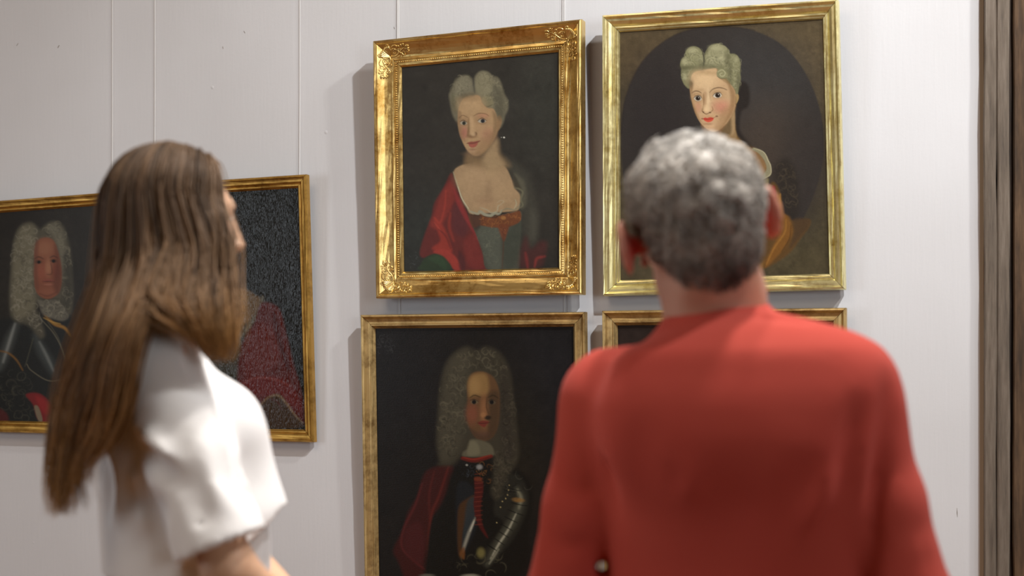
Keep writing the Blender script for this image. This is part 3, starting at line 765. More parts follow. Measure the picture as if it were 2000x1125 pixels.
    P.ell(490, 772, 12, 6, '#4f3422', soft=0.4, a=0.8); P.ell(428, 768, 8, 6, '#4f3422', soft=0.4, a=0.8)
    # mouth
    P.ell(470, 810, 60, 14, '#b98d64', soft=0.8, a=0.5)
    P.blob([(420, 832), (445, 820), (465, 824), (490, 816), (525, 822), (515, 836), (470, 840), (435, 840)], '#bb4230', soft=3.5)
    P.blob([(432, 838), (470, 838), (522, 826), (512, 850), (478, 864), (446, 856)], '#cf4e38', soft=4)
    P.line([(418, 834), (445, 836), (470, 840), (515, 828), (552, 806)], 5, '#7a2c20', 3, 0.9)
    P.ell(555, 806, 12, 8, '#6f4c30', soft=0.6, a=0.8); P.ell(415, 832, 9, 8, '#7d5a3a', soft=0.6, a=0.8)
    P.ell(470, 880, 40, 10, '#97704a', soft=0.8, a=0.6)
    # ear
    P.blob([(738, 600), (762, 590), (768, 630), (745, 680), (735, 660)], '#a48858', soft=5)
    P.line([(738, 610), (742, 650), (735, 690)], 6, '#5a4630', 4, 0.7)
    P.mottle(0.025, 15, 4)

def wig_man(P, wig, hi, lo, seed, n, r, w):
    P.curls(wig, n, r, hi, lo, w, seed, 0.55)

def paint_C(P):
    P.view(0, 0, 1)
    P.ell(760, 700, 90, 120, '#1d1b1b', soft=0.8, a=0.7)
    P.ell(1100, 720, 90, 160, '#1f1e20', soft=0.8, a=0.8)
    P.ell(1010, 860, 60, 120, '#26200f', soft=0.8, a=0.4)
    P.mottle(0.06, 24, 9)
    P.view(680, 590, 2.1028)
    # red cloak on the left
    P.blob([(330, 680), (420, 660), (425, 720), (380, 820), (330, 900), (325, 1000), (340, 1125), (250, 1160), (200, 1060), (180, 1010), (220, 930), (240, 860), (280, 790), (300, 720)], '#3c1712', soft=10)
    P.line([(410, 670), (370, 790), (340, 860), (325, 960), (320, 1060)], 10, '#5e2219', 7, 0.8)
    P.line([(350, 690), (330, 780), (330, 880)], 8, '#57201a', 7, 0.7)
    P.line([(300, 740), (270, 830), (225, 920), (215, 1000), (270, 1060), (320, 1100)], 9, '#5c2320', 7, 0.75)
    P.blob([(230, 930), (290, 900), (310, 1000), (290, 1070), (230, 1020)], '#481c1a', soft=14, a=0.8)
    # dark coat / cuirass
    P.blob([(420, 700), (480, 660), (600, 640), (700, 680), (760, 760), (750, 900), (700, 1125), (340, 1180), (330, 950), (390, 820)], '#17140e', soft=14)
    P.blob([(450, 740), (500, 740), (530, 800), (530, 900), (500, 980), (460, 1040), (445, 980), (440, 860)], '#1e2022', soft=10, a=0.8)
    P.blob([(455, 830), (490, 800), (520, 790), (500, 850), (470, 940), (465, 1045), (450, 1020), (447, 900)], '#4a2f14', soft=7, a=0.85)
    P.blob([(490, 810), (525, 800), (520, 880), (490, 960), (468, 1000), (475, 900)], '#2e3334', soft=8, a=0.9)
    P.line([(522, 880), (500, 930), (478, 990), (470, 1020)], 12, '#8f8c7c', 7, 0.9, 0.8)
    P.line([(518, 890), (500, 935)], 6, '#b9b6a2', 4, 0.8)
    P.blob([(455, 1030), (475, 1000), (475, 1050)], '#6a4018', soft=6, a=0.9)
    # red sash
    P.blob([(520, 720), (550, 720), (556, 760), (545, 830), (550, 900), (575, 960), (560, 950), (530, 900), (515, 830), (520, 770)], '#4a1610', soft=5, a=0.95)
    for k in range(12):
        y = 700 + k * 19; P.line([(520 - k * 0.2, y), (552, y - 3)], 3, '#7c3524', 2.5, 0.6)
    P.curls([(525, 660), (600, 655), (600, 720), (540, 730)], 30, 11, '#6f4a24', '#26190e', 3.5, 51, 0.7)
    P.curls([(455, 660), (530, 655), (540, 720), (490, 720)], 16, 10, '#3a4046', '#141312', 3.5, 52, 0.6)
    P.ell(540, 670, 12, 10, '#8c8c88', soft=0.6, a=0.8); P.ell(487, 662, 5, 4, '#9a9a90', soft=0.5, a=0.8)
    P.blob([(520, 712), (545, 712), (545, 728), (520, 726)], '#6a3018', soft=4, a=0.8)
    # armoured arm
    P.blob([(640, 720), (700, 700), (740, 760), (745, 830), (720, 900), (680, 970), (610, 1050), (570, 1090), (540, 1040), (590, 980), (640, 900), (600, 860), (610, 780)], '#26241c', soft=9)
    P.line([(700, 760), (715, 800), (700, 850), (670, 910), (630, 970), (590, 1040), (570, 1070)], 34, '#4b4a3c', 16, 0.85, 0.6)
    P.line([(700, 765), (714, 800), (706, 840)], 14, '#77745e', 8, 0.85)
    P.line([(695, 860), (660, 930), (620, 990), (585, 1050)], 9, '#a3a089', 5, 0.85, 0.7)
    P.ell(703, 806, 24, 9, '#86602a', soft=0.5, a=0.8, ang=0.1)
    for (x, y, L, a_) in [(705, 825, 44, 0.12), (690, 858, 40, 0.3), (672, 888, 34, 0.4), (655, 920, 30, 0.5), (640, 948, 28, 0.55), (622, 978, 26, 0.6), (600, 1008, 28, 0.6), (665, 770, 36, 0.1), (690, 765, 30, 0.1), (585, 1000, 20, 0.6)]:
        P.line([(x - L / 1.3, y - 6 - L * math.sin(a_) * .5), (x, y), (x + L / 1.2, y + L * math.sin(a_))], 4, '#0d0b08', 2.5, 0.9)
    for (x, y) in [(665, 745), (662, 765), (658, 785), (650, 800), (636, 812), (628, 836), (612, 900)]:
        P.ell(x, y, 3, 3, '#a08f60', soft=0.5, a=0.8)
    P.curls([(640, 720), (720, 700), (740, 780), (650, 790)], 16, 22, '#48463a', '#12100c', 4, 53, 0.5)
    P.curls([(430, 1060), (560, 1010), (640, 1060), (600, 1150), (430, 1160)], 30, 28, '#4a4634', '#0f0d0a', 5, 54, 0.6)
    P.ell(545, 1025, 16, 20, '#7d7440', soft=0.6, a=0.7); P.ell(500, 1122, 34, 9, '#8f8c78', soft=0.6, a=0.8); P.ell(320, 1118, 28, 7, '#6a675a', soft=0.6, a=0.7)
    P.line([(580, 1070), (600, 1040), (620, 1010)], 8, '#8d8a74', 5, 0.7)
    # wig
    wig = [(375, 640), (362, 560), (370, 460), (372, 380), (385, 300), (405, 240), (445, 195), (490, 175), (530, 190), (570, 175), (615, 190), (650, 230), (672, 290), (680, 370), (690, 440), (700, 540), (700, 640), (650, 720), (620, 800), (590, 780), (600, 700), (600, 620), (560, 600), (490, 600), (430, 660), (370, 660)]
    P.blob(wig, '#3b3629', soft=16)
    P.blob([(395, 300), (430, 220), (490, 190), (500, 260), (485, 380), (480, 500), (440, 620), (380, 640), (372, 500)], '#474233', soft=22, a=0.9)
    P.blob([(640, 250), (668, 320), (680, 460), (690, 600), (650, 640), (625, 520), (625, 360)], '#332d24', soft=20, a=0.8)
    P.curls([(385, 320), (440, 205), (500, 190), (600, 195), (650, 260), (620, 290), (540, 265), (490, 300), (480, 480), (440, 620), (380, 630), (372, 480)], 190, 17, '#625c48', '#2b271c', 5, 61, 0.5)
    P.curls([(630, 270), (670, 320), (685, 460), (695, 620), (630, 760), (600, 680), (640, 560), (625, 400)], 110, 16, '#4e4738', '#231e16', 5, 62, 0.5)
    # face
    P.blob([(490, 400), (492, 320), (515, 282), (560, 278), (600, 300), (622, 350), (625, 420), (620, 490), (600, 540), (565, 562), (530, 552), (500, 510), (488, 460)], '#5f4328', soft=6)
    P.blob([(498, 380), (500, 310), (530, 285), (570, 290), (580, 350), (560, 375), (520, 372)], '#8a6a3c', soft=12, a=0.9)
    P.ell(520, 335, 24, 34, '#9c7a48', soft=0.8, a=0.7)
    P.ell(510, 450, 24, 40, '#7c4630', soft=0.8, a=0.8)
    P.ell(560, 440, 16, 60, '#8c5f3a', soft=0.8, a=0.8)
    P.blob([(580, 370), (620, 360), (625, 450), (610, 530), (575, 555), (580, 470)], '#40301f', soft=14, a=0.75)
    P.blob([(500, 510), (540, 530), (590, 530), (565, 562), (525, 550)], '#4a3526', soft=9, a=0.8)
    P.ell(519, 402, 15, 9, '#6a5a40', soft=0.4); P.ell(593, 402, 15, 9, '#574a36', soft=0.4)
    P.ell(518, 402, 9, 9, '#17110c', soft=0.3); P.ell(592, 402, 9, 9, '#15100c', soft=0.3)
    P.line([(500, 385), (520, 374), (545, 382)], 5, '#33240f', 3, 0.85)
    P.line([(578, 382), (598, 374), (618, 384)], 5, '#2c2010', 3, 0.85)
    P.line([(502, 396), (518, 391), (537, 400)], 3, '#21160e', 2, 0.8); P.line([(577, 398), (592, 391), (611, 400)], 3, '#21160e', 2, 0.8)
    P.ell(575, 466, 14, 9, '#1d1810', soft=0.5, a=0.9)
    P.line([(572, 385), (570, 420), (578, 450)], 6, '#3c2a18', 5, 0.7)
    P.ell(556, 455, 11, 10, '#9a6c42', soft=0.6, a=0.7)
    P.blob([(535, 486), (555, 478), (580, 482), (572, 494), (560, 506), (540, 496)], '#6e2f22', soft=3.5)
    P.line([(530, 488), (555, 490), (585, 486)], 3, '#33150f', 2, 0.8)
    P.ell(555, 530, 20, 12, '#5c4030', soft=0.8, a=0.6)
    # cravat and red collar
    P.blob([(500, 560), (530, 556), (580, 572), (600, 600), (590, 625), (480, 628), (470, 610), (495, 590)], '#5a5542', soft=6)
    P.blob([(500, 566), (530, 570), (540, 615), (490, 620)], '#6f6a52', soft=8, a=0.8)
    P.line([(468, 634), (520, 642), (590, 625)], 18, '#5e1c10', 4, 0.95, 0.3)
    P.line([(470, 630), (520, 638), (588, 620)], 6, '#8a2a18', 3, 0.7)
    P.curls([(590, 620), (640, 640), (620, 800), (590, 790), (600, 700)], 30, 16, '#57503f', '#2b261c', 5, 63, 0.5)
    P.view(0, 0, 1)
    P.curls([(745, 645), (770, 645), (765, 690), (735, 690)], 60, 5, '#4c4c4c', '#201e1e', 1.2, 64, 0.45)  # window glints on the varnish, brushed in as grey strokes

def paint_D(P):
    P.view(0, 0, 1); P.ell(1420, 700, 160, 120, '#2d2420', soft=0.7, a=0.8)
    # half-length figure in a dark coat, hidden behind the visitor
    P.ell(1410, 900, 150, 200, '#3a2a22', soft=0.4, a=0.8); P.ell(1405, 770, 60, 90, '#3e382c', soft=0.3)
    P.ell(1408, 765, 36, 50, '#70543c', soft=0.25); P.ell(1394, 758, 6, 3, '#1c130d'); P.ell(1423, 758, 6, 3, '#1c130d'); P.line([(1410, 760), (1413, 778), (1406, 782)], 3, '#4a3424', 2); P.line([(1396, 793), (1409, 796), (1421, 792)], 4, '#7a3a2c', 2)
    P.mottle(0.08, 34, 9)

def paint_E(P):
    P.view(0, 0, 1); P.ell(150, 470, 130, 110, '#26231d', soft=0.8, a=0.6); P.ell(20, 430, 60, 60, '#1f1b15', soft=0.8, a=0.7)
    P.mottle(0.06, 44, 9)
    P.view(0, 400, 2.557)
    # armour
    P.blob([(-180, 720), (-60, 600), (40, 560), (120, 570), (220, 540), (330, 560), (370, 640), (400, 760), (420, 900), (420, 1070), (-200, 1070)], '#1b1c19', soft=12)
    P.line([(80, 590), (50, 660), (20, 750), (0, 810)], 40, '#474b48', 24, 0.85, 0.6)
    P.line([(72, 590), (45, 680), (15, 780)], 12, '#7d817c', 9, 0.75)
    P.line([(170, 650), (200, 720), (240, 790), (260, 840)], 46, '#3c413f', 24, 0.85, 0.6)
    P.line([(190, 680), (225, 750), (256, 820)], 12, '#6d726e', 9, 0.75)
    P.line([(205, 575), (260, 640), (300, 720), (320, 800), (300, 860), (230, 870), (150, 820), (130, 790)], 5, '#6f6a55', 3, 0.6, 0.2)
    P.line([(230, 580), (280, 660), (310, 760)], 4, '#5d5946', 3, 0.5, 0.2)
    P.line([(160, 660), (130, 770), (120, 800)], 4, '#50503f', 3, 0.6, 0.2)
    P.line([(-10, 722), (40, 735), (80, 770), (110, 820)], 9, '#6e4e20', 5, 0.85)
    P.line([(215, 545), (260, 590), (310, 610), (340, 650)], 14, '#8a6424', 6, 0.9)
    P.line([(210, 560), (250, 580), (290, 590)], 6, '#a98740', 4, 0.7)
    P.curls([(-10, 840), (90, 830), (140, 900), (170, 1050), (0, 1060)], 80, 28, '#4d4c3e', '#121210', 4, 71, 0.5)
    P.blob([(125, 940), (190, 935), (250, 990), (275, 1070), (190, 1070), (160, 990)], '#6b1a1a', soft=7)
    P.blob([(170, 950), (220, 970), (250, 1030), (210, 1030)], '#86211f', soft=10, a=0.7)
    P.blob([(-10, 1010), (30, 1030), (40, 1070), (-10, 1070)], '#4c1a18', soft=8, a=0.8)
    P.blob([(165, 1000), (185, 1000), (205, 1065), (185, 1068)], '#6e6550', soft=4, a=0.9)
    # wig
    wig = [(50, 540), (45, 430), (55, 320), (62, 220), (75, 150), (105, 100), (145, 85), (175, 105), (195, 120), (230, 90), (270, 82), (305, 110), (325, 170), (340, 250), (345, 340), (350, 440), (340, 540), (300, 520), (280, 470), (170, 480), (190, 560), (215, 640), (190, 660), (140, 600), (80, 580)]
    P.blob(wig, '#4a473a', soft=14)
    P.blob([(65, 250), (90, 130), (140, 100), (170, 130), (165, 250), (160, 400), (170, 500), (120, 560), (60, 520)], '#66624f', soft=20, a=0.9)
    P.blob([(230, 110), (270, 95), (300, 130), (310, 220), (300, 330), (285, 270), (270, 190)], '#636050', soft=16, a=0.9)
    P.blob([(310, 250), (340, 300), (345, 430), (330, 520), (300, 500), (310, 380)], '#35332a', soft=16, a=0.8)
    P.curls([(60, 260), (100, 120), (160, 100), (175, 140), (165, 260), (160, 420), (190, 560), (200, 640), (120, 570), (60, 520)], 170, 19, '#858170', '#403d31', 5, 72, 0.5)
    P.curls([(200, 120), (270, 95), (310, 150), (335, 280), (345, 440), (320, 520), (300, 400), (290, 240), (240, 160)], 90, 18, '#716e5c', '#35322a', 5, 73, 0.5)
    # face
    P.blob([(165, 300), (166, 220), (185, 175), (220, 162), (255, 175), (275, 220), (292, 290), (296, 370), (285, 430), (250, 462), (215, 465), (180, 440), (165, 390)], '#73442f', soft=6)
    P.ell(215, 215, 40, 40, '#8b5f45', soft=0.8, a=0.7)
    P.ell(200, 330, 30, 40, '#854a36', soft=0.8, a=0.7); P.ell(270, 330, 18, 40, '#6a3426', soft=0.8, a=0.7)
    P.ell(232, 310, 14, 40, '#93654a', soft=0.8, a=0.8)
    P.ell(230, 430, 40, 18, '#7d4d38', soft=0.7, a=0.7)
    P.ell(184, 283, 17, 9, '#4e3626', soft=0.5); P.ell(258, 278, 16, 9, '#4a3324', soft=0.5)
    P.ell(186, 284, 8, 8, '#120d0a', soft=0.3); P.ell(258, 279, 8, 8, '#120d0a', soft=0.3)
    P.line([(165, 268), (185, 258), (208, 268)], 6, '#3c281a', 4, 0.85); P.line([(240, 262), (258, 254), (278, 264)], 6, '#38251a', 4, 0.85)
    P.line([(244, 290), (250, 330), (244, 345), (225, 345)], 5, '#4a2a1c', 4, 0.8)
    P.line([(205, 378), (232, 374), (262, 378)], 10, '#7c3f36', 4, 0.8); P.line([(205, 380), (232, 380), (262, 381)], 3.5, '#2e1410', 2.5, 0.85)
    P.ell(232, 395, 22, 5, '#8d5a48', soft=0.6, a=0.7)
    P.line([(190, 440), (230, 452), (275, 432)], 5, '#4c2c20', 5, 0.7); P.blob([(262, 200), (285, 260), (296, 370), (280, 440), (255, 400), (268, 300)], '#4e2c20', soft=14, a=0.6); P.blob([(168, 200), (185, 180), (178, 300), (185, 420), (168, 380)], '#56352a', soft=9, a=0.5)
    # cravat
    P.blob([(180, 470), (215, 475), (270, 470), (300, 500), (330, 550), (300, 575), (240, 560), (205, 540), (190, 505)], '#5b584c', soft=7)
    P.curls([(195, 490), (280, 480), (320, 550), (250, 560)], 40, 20, '#84816f', '#3a382f', 5, 74, 0.6)

def paint_F(P):
    P.view(0, 0, 1); P.ell(540, 430, 90, 150, '#1c1c18', soft=0.7, a=0.8); P.mottle(0.06, 54, 9)
    P.view(0, 330, 1.973)
    P.ell(1120, 620, 60, 260, '#1e1e1c', soft=0.7, a=0.8)
    # sitter, mostly behind the young woman
    P.ell(800, 330, 130, 190, '#30261a', soft=0.3); P.ell(830, 330, 70, 100, '#8f7550', soft=0.3)
    P.blob([(900, 350), (925, 380), (915, 440), (930, 470), (1000, 495), (960, 520), (860, 420)], '#241b14', soft=8, a=0.9)
    P.blob([(760, 470), (930, 465), (985, 490), (1010, 510), (990, 570), (950, 620), (880, 620), (700, 640), (700, 540)], '#67533a', soft=8)
    P.blob([(870, 470), (930, 480), (960, 510), (900, 560), (860, 540)], '#7b6547', soft=14, a=0.8)
    P.blob([(860, 610), (950, 600), (1000, 540), (1010, 500), (1025, 510), (1000, 590), (960, 660), (930, 720), (920, 810), (860, 800), (760, 800), (760, 640)], '#3a372c', soft=8)
    P.line([(1015, 495), (995, 560), (960, 610), (930, 650)], 14, '#6a6350', 6, 0.75)
    P.blob([(1010, 520), (1080, 540), (1110, 640), (1140, 760), (1170, 860), (1185, 990), (1000, 940), (960, 860), (915, 860), (918, 740), (940, 660), (980, 600)], '#511a12', soft=8)
    P.blob([(950, 670), (1000, 600), (1070, 640), (1080, 740), (1010, 800), (940, 800)], '#5e2016', soft=18, a=0.9)
    P.blob([(920, 830), (1000, 805), (1090, 810), (1150, 870), (1170, 940), (1080, 890), (1000, 880), (950, 880)], '#621d17', soft=12, a=0.9)
    P.line([(925, 840), (980, 812), (1060, 815), (1120, 840)], 6, '#7c3428', 5, 0.7)
    P.line([(1060, 560), (1080, 660), (1120, 780)], 16, '#32100c', 12, 0.7)
    P.blob([(985, 960), (1010, 910), (1060, 875), (1090, 880), (1120, 930), (1175, 985), (1150, 1005), (1000, 1000)], '#3e2c1a', soft=6)
    P.line([(995, 930), (1030, 890), (1075, 878), (1110, 910), (1140, 950), (1175, 985)], 9, '#77634a', 4, 0.85)
    P.line([(1040, 890), (1070, 900), (1090, 930)], 6, '#4b1a14', 4, 0.8)

INNER_A = [(783, 130), (1101, 99), (1102, 528), (788, 537)]
INNER_B = [(1204, 56), (1622, 15), (1624, 538), (1205, 549)]
INNER_C = [(732, 640), (1126, 631), (1130, 1175), (738, 1180)]
INNER_D = [(1204, 634), (1618, 628), (1622, 1165), (1208, 1172)]
INNER_E = [(-82, 421), (222, 399), (228, 822), (-76, 817)]
INNER_F = [(297, 389), (588, 364), (600, 842), (303, 836)]
cmA = canvas_mat('varnished_canvas', 0.25, 0.42, spec=0.25)
cmC = canvas_mat('dark_varnished_canvas', 0.35, 0.36, spec=0.2)
cmF = canvas_mat('crackled_canvas', 0.3, 0.15, crack=0.5, spec=0.24)

framed_picture('framed_portrait', 'young woman in a red cloak, in the wide ornate gold frame with leafy corners', [(727, 79), (1135, 36), (1136, 575), (733, 583)], INNER_A, PA, m_goldA, paint_A, cmA, 1.05, (330, 440),
               cords=(777, 1100), wb_=0.028, wt_=0.05, base='#2b2924', side_mat=m_side, orn=ornament_A, bead=beads_A)
framed_picture('framed_portrait', 'powdered-haired lady in a dark painted oval, pale gold frame, behind the grey-haired man', [(1175, 29), (1636, -3), (1650, 565), (1177, 578)], INNER_B, PB, m_goldB, paint_B, cmA, 0.98, (390, 490), base='#4f4530', side_mat=None)
framed_picture('framed_portrait', 'dark portrait of a long-wigged man in armour, directly below the ornate gold frame', [(703, 615), (1142, 609), (1147, 1205), (712, 1212)], INNER_C, PC, m_goldC, paint_C, cmC, 0.95, (330, 450), cords=(779, 1103), base='#1c1814', side_mat=m_side, wt_=0.03)
framed_picture('framed_portrait', 'dark picture mostly hidden behind the red sweater, only its top rail and upper corners showing', [(1175, 607), (1652, 601), (1656, 1195), (1180, 1200)], INNER_D, PC, m_goldC, paint_D, cmC, 1.0, (100, 120), base='#2a211d', wt_=0.03)
framed_picture('framed_portrait', 'portrait of a red-faced man in a long grey wig and armour, leftmost picture', [(-110, 400), (243, 373), (250, 850), (-104, 842)], INNER_E, PE, m_goldE, paint_E, cmC, 1.15, (230, 310), cords=(220,), base='#24211b')
framed_picture('framed_portrait', 'crackled glossy portrait with red drapery, right next to the long-haired woman', [(275, 361), (597, 340), (612, 864), (281, 857)], INNER_F, PE, m_goldE, paint_F, cmF, 0.85, (230, 330), cords=(303, 586), base='#20201b')
# ------------------------------------------------------------------ old timber door frame at the right
def wood(name, a, b_, c, sc=1.0, rough=0.75):
    m = Mat(name); v = m.coord((34 * sc, 34 * sc, 3.0)); n1_ = m.noise(v, 2.2, 7, 0.65); n2_ = m.noise(m.coord((1, 1, 1)), 2.3, 4)
    v3 = m.coord((90, 90, 3)); n3_ = m.noise(v3, 2, 4, 0.7)
    mx = m.n('ShaderNodeMath', operation='MULTIPLY_ADD'); m.l(n2_, mx.inputs[0]); mx.inputs[1].default_value = 0.5; m.l(n1_, mx.inputs[2])
    m.l(m.ramp(mx.outputs[0], [(0.5, rgba(a)), (0.72, rgba(b_)), (0.95, rgba(c))]), m.b.inputs['Base Color'])
    bb = m.bump(n1_, 0.7, 0.004); m.bump(n3_, 0.5, 0.002, bb); m.set(Roughness=rough); return m
m_wgrey = wood('weathered_grey_timber', '#544a40', '#6d6154', '#83776a')
m_wbrown = wood('brown_timber', '#35281b', '#503b27', '#6b5138', 0.7)
m_wgap = wood('dark_gap_timber', '#1c140f', '#33261c', '#4a382a', 0.7)
fr = empty('door_1', wall_world(0, 0, 0), RZ); fr['kind'] = 'structure'
uL, _ = on_wall(1922, 560, 0.03)
rgw = np.random.default_rng(3)
def plank(name, u0, u1, w0, w1, mat, z0=0.0, z1=4.6, seed=0, amp=0.0025):
    """rough-sawn vertical board with uneven edges"""
    N = 60; V, F = [], []
    rg = np.random.default_rng(seed); zs = np.linspace(z0, z1, N)
    def wob():
        a = rg.normal(size=N); return np.convolve(a, np.ones(5) / 5, 'same') * amp
    j = [wob() for _ in range(8)]
    for k in range(N):
        c = 0.004
        ring = [(u0 + j[0][k], w0), (u0 + j[0][k], w1 - c + j[1][k] * .3), (u0 + c + j[0][k], w1 + j[1][k] * .6), ((u0 * .6 + u1 * .4), w1 + j[2][k] * .6), (u1 - c + j[3][k], w1 + j[4][k] * .6), (u1 + j[3][k], w1 - c), (u1 + j[3][k], w0)]
        V += [(a, -w, zs[k]) for a, w in ring]
    m = 7
    for k in range(N - 1):
        for q in range(m):
            F.append((k * m + q, k * m + (q + 1) % m, (k + 1) * m + (q + 1) % m, (k + 1) * m + q))
    F.append(tuple(range(m))); F.append(tuple((N - 1) * m + q for q in range(m))[::-1])
    return mesh_obj(name, V, F, mat, fr)
pw = 0.062
zs_split = 1.38 + (724 - 980) / FPX * 3.75
plank('casing_plank', uL, uL + 0.030, 0.0, 0.034, m_wgrey, seed=1)
plank('casing_plank', uL + 0.0312, uL + pw, 0.0, 0.034, m_wgrey, seed=2)
plank('door_post_or_gap', uL + pw + 0.002, uL + pw + 0.007, -0.03, 0.002, m_wgap, seed=4)  # thin dark strip standing in for the shadow gap beside the post
plank('door_post_or_gap', uL + pw + 0.008, uL + pw + 0.16, -0.02, 0.018, m_wbrown, seed=3)
_bk = boxes('backing_board', [(uL + 0.003, uL + 0.22, -0.0025, -0.0004, 0, 4.6)], m_wgap, fr)
m_edgeshade = Mat('wall_edge_shade').set(Base_Color=rgba('#b7a68e'), Roughness=0.8)
tr = structure(boxes('edge_shade_strip', [(uL - 0.012, uL - 0.002, -0.004, 0.0, 0.0, 4.6)], m_edgeshade)); tr.location = wo; tr.rotation_euler = (0, 0, RZ)  # beige strip imitating the shading along the wall edge
# ------------------------------------------------------------------ modelling by distance fields (bodies, clothes)
class Field:
    def __init__(s, xs, ys, zs):
        s.xs, s.ys, s.zs = [np.asarray(a, np.float32) for a in (xs, ys, zs)]
        s.F = np.full((len(xs), len(ys), len(zs)), 1.0, np.float32)
    def _sl(s, lo, hi, m):
        out = []
        for ax, l, h in zip((s.xs, s.ys, s.zs), lo, hi):
            a = max(int(np.searchsorted(ax, l - m)) - 1, 0); b = min(int(np.searchsorted(ax, h + m)) + 1, len(ax))
            out.append(slice(a, max(b, a + 1)))
        sx, sy, sz = out
        return (sx, sy, sz), s.xs[sx][:, None, None], s.ys[sy][None, :, None], s.zs[sz][None, None, :]
    def put(s, sl, d, k=0.02, op='add'):
        f = s.F[sl]; d = d.astype(np.float32)
        if op == 'add':
            h = np.clip(0.5 + 0.5 * (f - d) / k, 0, 1); s.F[sl] = f * (1 - h) + d * h - k * h * (1 - h)
        elif op == 'sub':
            h = np.clip(0.5 + 0.5 * (f + d) / k, 0, 1)  # smooth max(f, -d)
            s.F[sl] = f * h + (-d) * (1 - h) + k * h * (1 - h)
    def cap(s, a, b, ra, rb=None, k=0.02, op='add', squash=None):
        a, b = np.asarray(a, float), np.asarray(b, float); rb = ra if rb is None else rb
        m = max(ra, rb) + k + 0.02
        sl, X, Y, Z = s._sl(np.minimum(a, b), np.maximum(a, b), m)
        ab = b - a; L = ab @ ab + 1e-12
        t = np.clip(((X - a[0]) * ab[0] + (Y - a[1]) * ab[1] + (Z - a[2]) * ab[2]) / L, 0, 1)
        d = np.sqrt((X - a[0] - t * ab[0]) ** 2 + (Y - a[1] - t * ab[1]) ** 2 + (Z - a[2] - t * ab[2]) ** 2) - (ra + (rb - ra) * t)
        s.put(sl, d, k, op)
    def ell(s, c, r, R=None, k=0.02, op='add'):
        c = np.asarray(c, float); r = np.asarray(r, float); m = r.max() + k + 0.02
        sl, X, Y, Z = s._sl(c, c, m); P = (X - c[0], Y - c[1], Z - c[2])
        if R is not None: P = [P[0] * R[0, i] + P[1] * R[1, i] + P[2] * R[2, i] for i in range(3)]
        k0 = np.sqrt((P[0] / r[0]) ** 2 + (P[1] / r[1]) ** 2 + (P[2] / r[2]) ** 2)
        k1 = np.sqrt((P[0] / r[0] ** 2) ** 2 + (P[1] / r[1] ** 2) ** 2 + (P[2] / r[2] ** 2) ** 2) + 1e-9
        s.put(sl, k0 * (k0 - 1) / k1, k, op)
    def stack(s, rows, yaw, k=0.02, op='add', power=2.3, zlo=None, zhi=None):
        """rows: (z, cx, cy, half width, half depth) elliptical slices"""
        rows = sorted(rows); zz = np.array([r[0] for r in rows])
        lo = (min(r[1] for r in rows) - .3, min(r[2] for r in rows) - .3, zz[0]); hi = (max(r[1] for r in rows) + .3, max(r[2] for r in rows) + .3, zz[-1])
        sl, X, Y, Z = s._sl(lo, hi, 0.06)
        def it(i):
            fine = catmull([(r[0], r[i]) for r in rows], 8); return np.interp(Z, fine[:, 0], fine[:, 1])
        cx, cy, a, b = it(1), it(2), it(3), it(4)
        px, py = X - cx, Y - cy; c, q = math.cos(yaw), math.sin(yaw)
        lx, ly = px * c + py * q, -px * q + py * c
        d = ((np.abs(lx / a) ** power + np.abs(ly / b) ** power) ** (1 / power) - 1) * np.minimum(a, b)
        dz = np.maximum(zz[0] - Z, Z - zz[-1]); d = np.maximum(d, dz)
        s.put(sl, d, k, op)
    def crease(s, pts, w, depth):
        """fold along a curve: depth > 0 pushes in, < 0 raises"""
        P = catmull(pts, 5)
        lo, hi = P.min(0), P.max(0)
        sl, X, Y, Z = s._sl(lo, hi, w * 2.6)
        d2 = np.full(np.broadcast(X, Y, Z).shape, 1e3, np.float32); tt = np.zeros_like(d2); n = len(P) - 1
        for i in range(n):
            a, b = P[i], P[i + 1]; ab = b - a; L = ab @ ab + 1e-12
            t = np.clip(((X - a[0]) * ab[0] + (Y - a[1]) * ab[1] + (Z - a[2]) * ab[2]) / L, 0, 1)
            q = (X - a[0] - t * ab[0]) ** 2 + (Y - a[1] - t * ab[1]) ** 2 + (Z - a[2] - t * ab[2]) ** 2
            m = q < d2; d2 = np.where(m, q, d2); tt = np.where(m, (i + t) / n, tt)
        s.F[sl] += (depth * np.exp(-d2 / (w * w)) * np.sin(np.clip(tt, 0.02, 0.98) * PI) ** 1.0).astype(np.float32)
    def cut_below(s, p, n, k=0.004):
        """keep the side the normal points to"""
        n = np.asarray(n, float); n /= np.linalg.norm(n)
        X, Y, Z = s.xs[:, None, None], s.ys[None, :, None], s.zs[None, None, :]
        d = (X - p[0]) * n[0] + (Y - p[1]) * n[1] + (Z - p[2]) * n[2]
        s.F = np.maximum(s.F, -d).astype(np.float32)
    def nets(s):
        F = s.F; nx, ny, nz = F.shape; N = F < 0
        cor = [(i, j, k) for i in (0, 1) for j in (0, 1) for k in (0, 1)]
        cnt = sum(N[i:nx - 1 + i, j:ny - 1 + j, k:nz - 1 + k].astype(np.int8) for i, j, k in cor)
        act = np.nonzero((cnt > 0) & (cnt < 8))
        I, J, K = act; n = len(I)
        val = {c: F[I + c[0], J + c[1], K + c[2]] for c in cor}
        pos = {c: np.stack([s.xs[I + c[0]], s.ys[J + c[1]], s.zs[K + c[2]]], 1) for c in cor}
        acc = np.zeros((n, 3)); num = np.zeros(n)
        for c in cor:
            for ax in range(3):
                if c[ax]: continue
                d = list(c); d[ax] = 1; d = tuple(d)
                a, b = val[c], val[d]; m = (a < 0) != (b < 0)
                t = np.where(m, a / np.where(m, a - b, 1), 0)
                acc += np.where(m[:, None], pos[c] + (pos[d] - pos[c]) * t[:, None], 0); num += m
        V = acc / num[:, None]
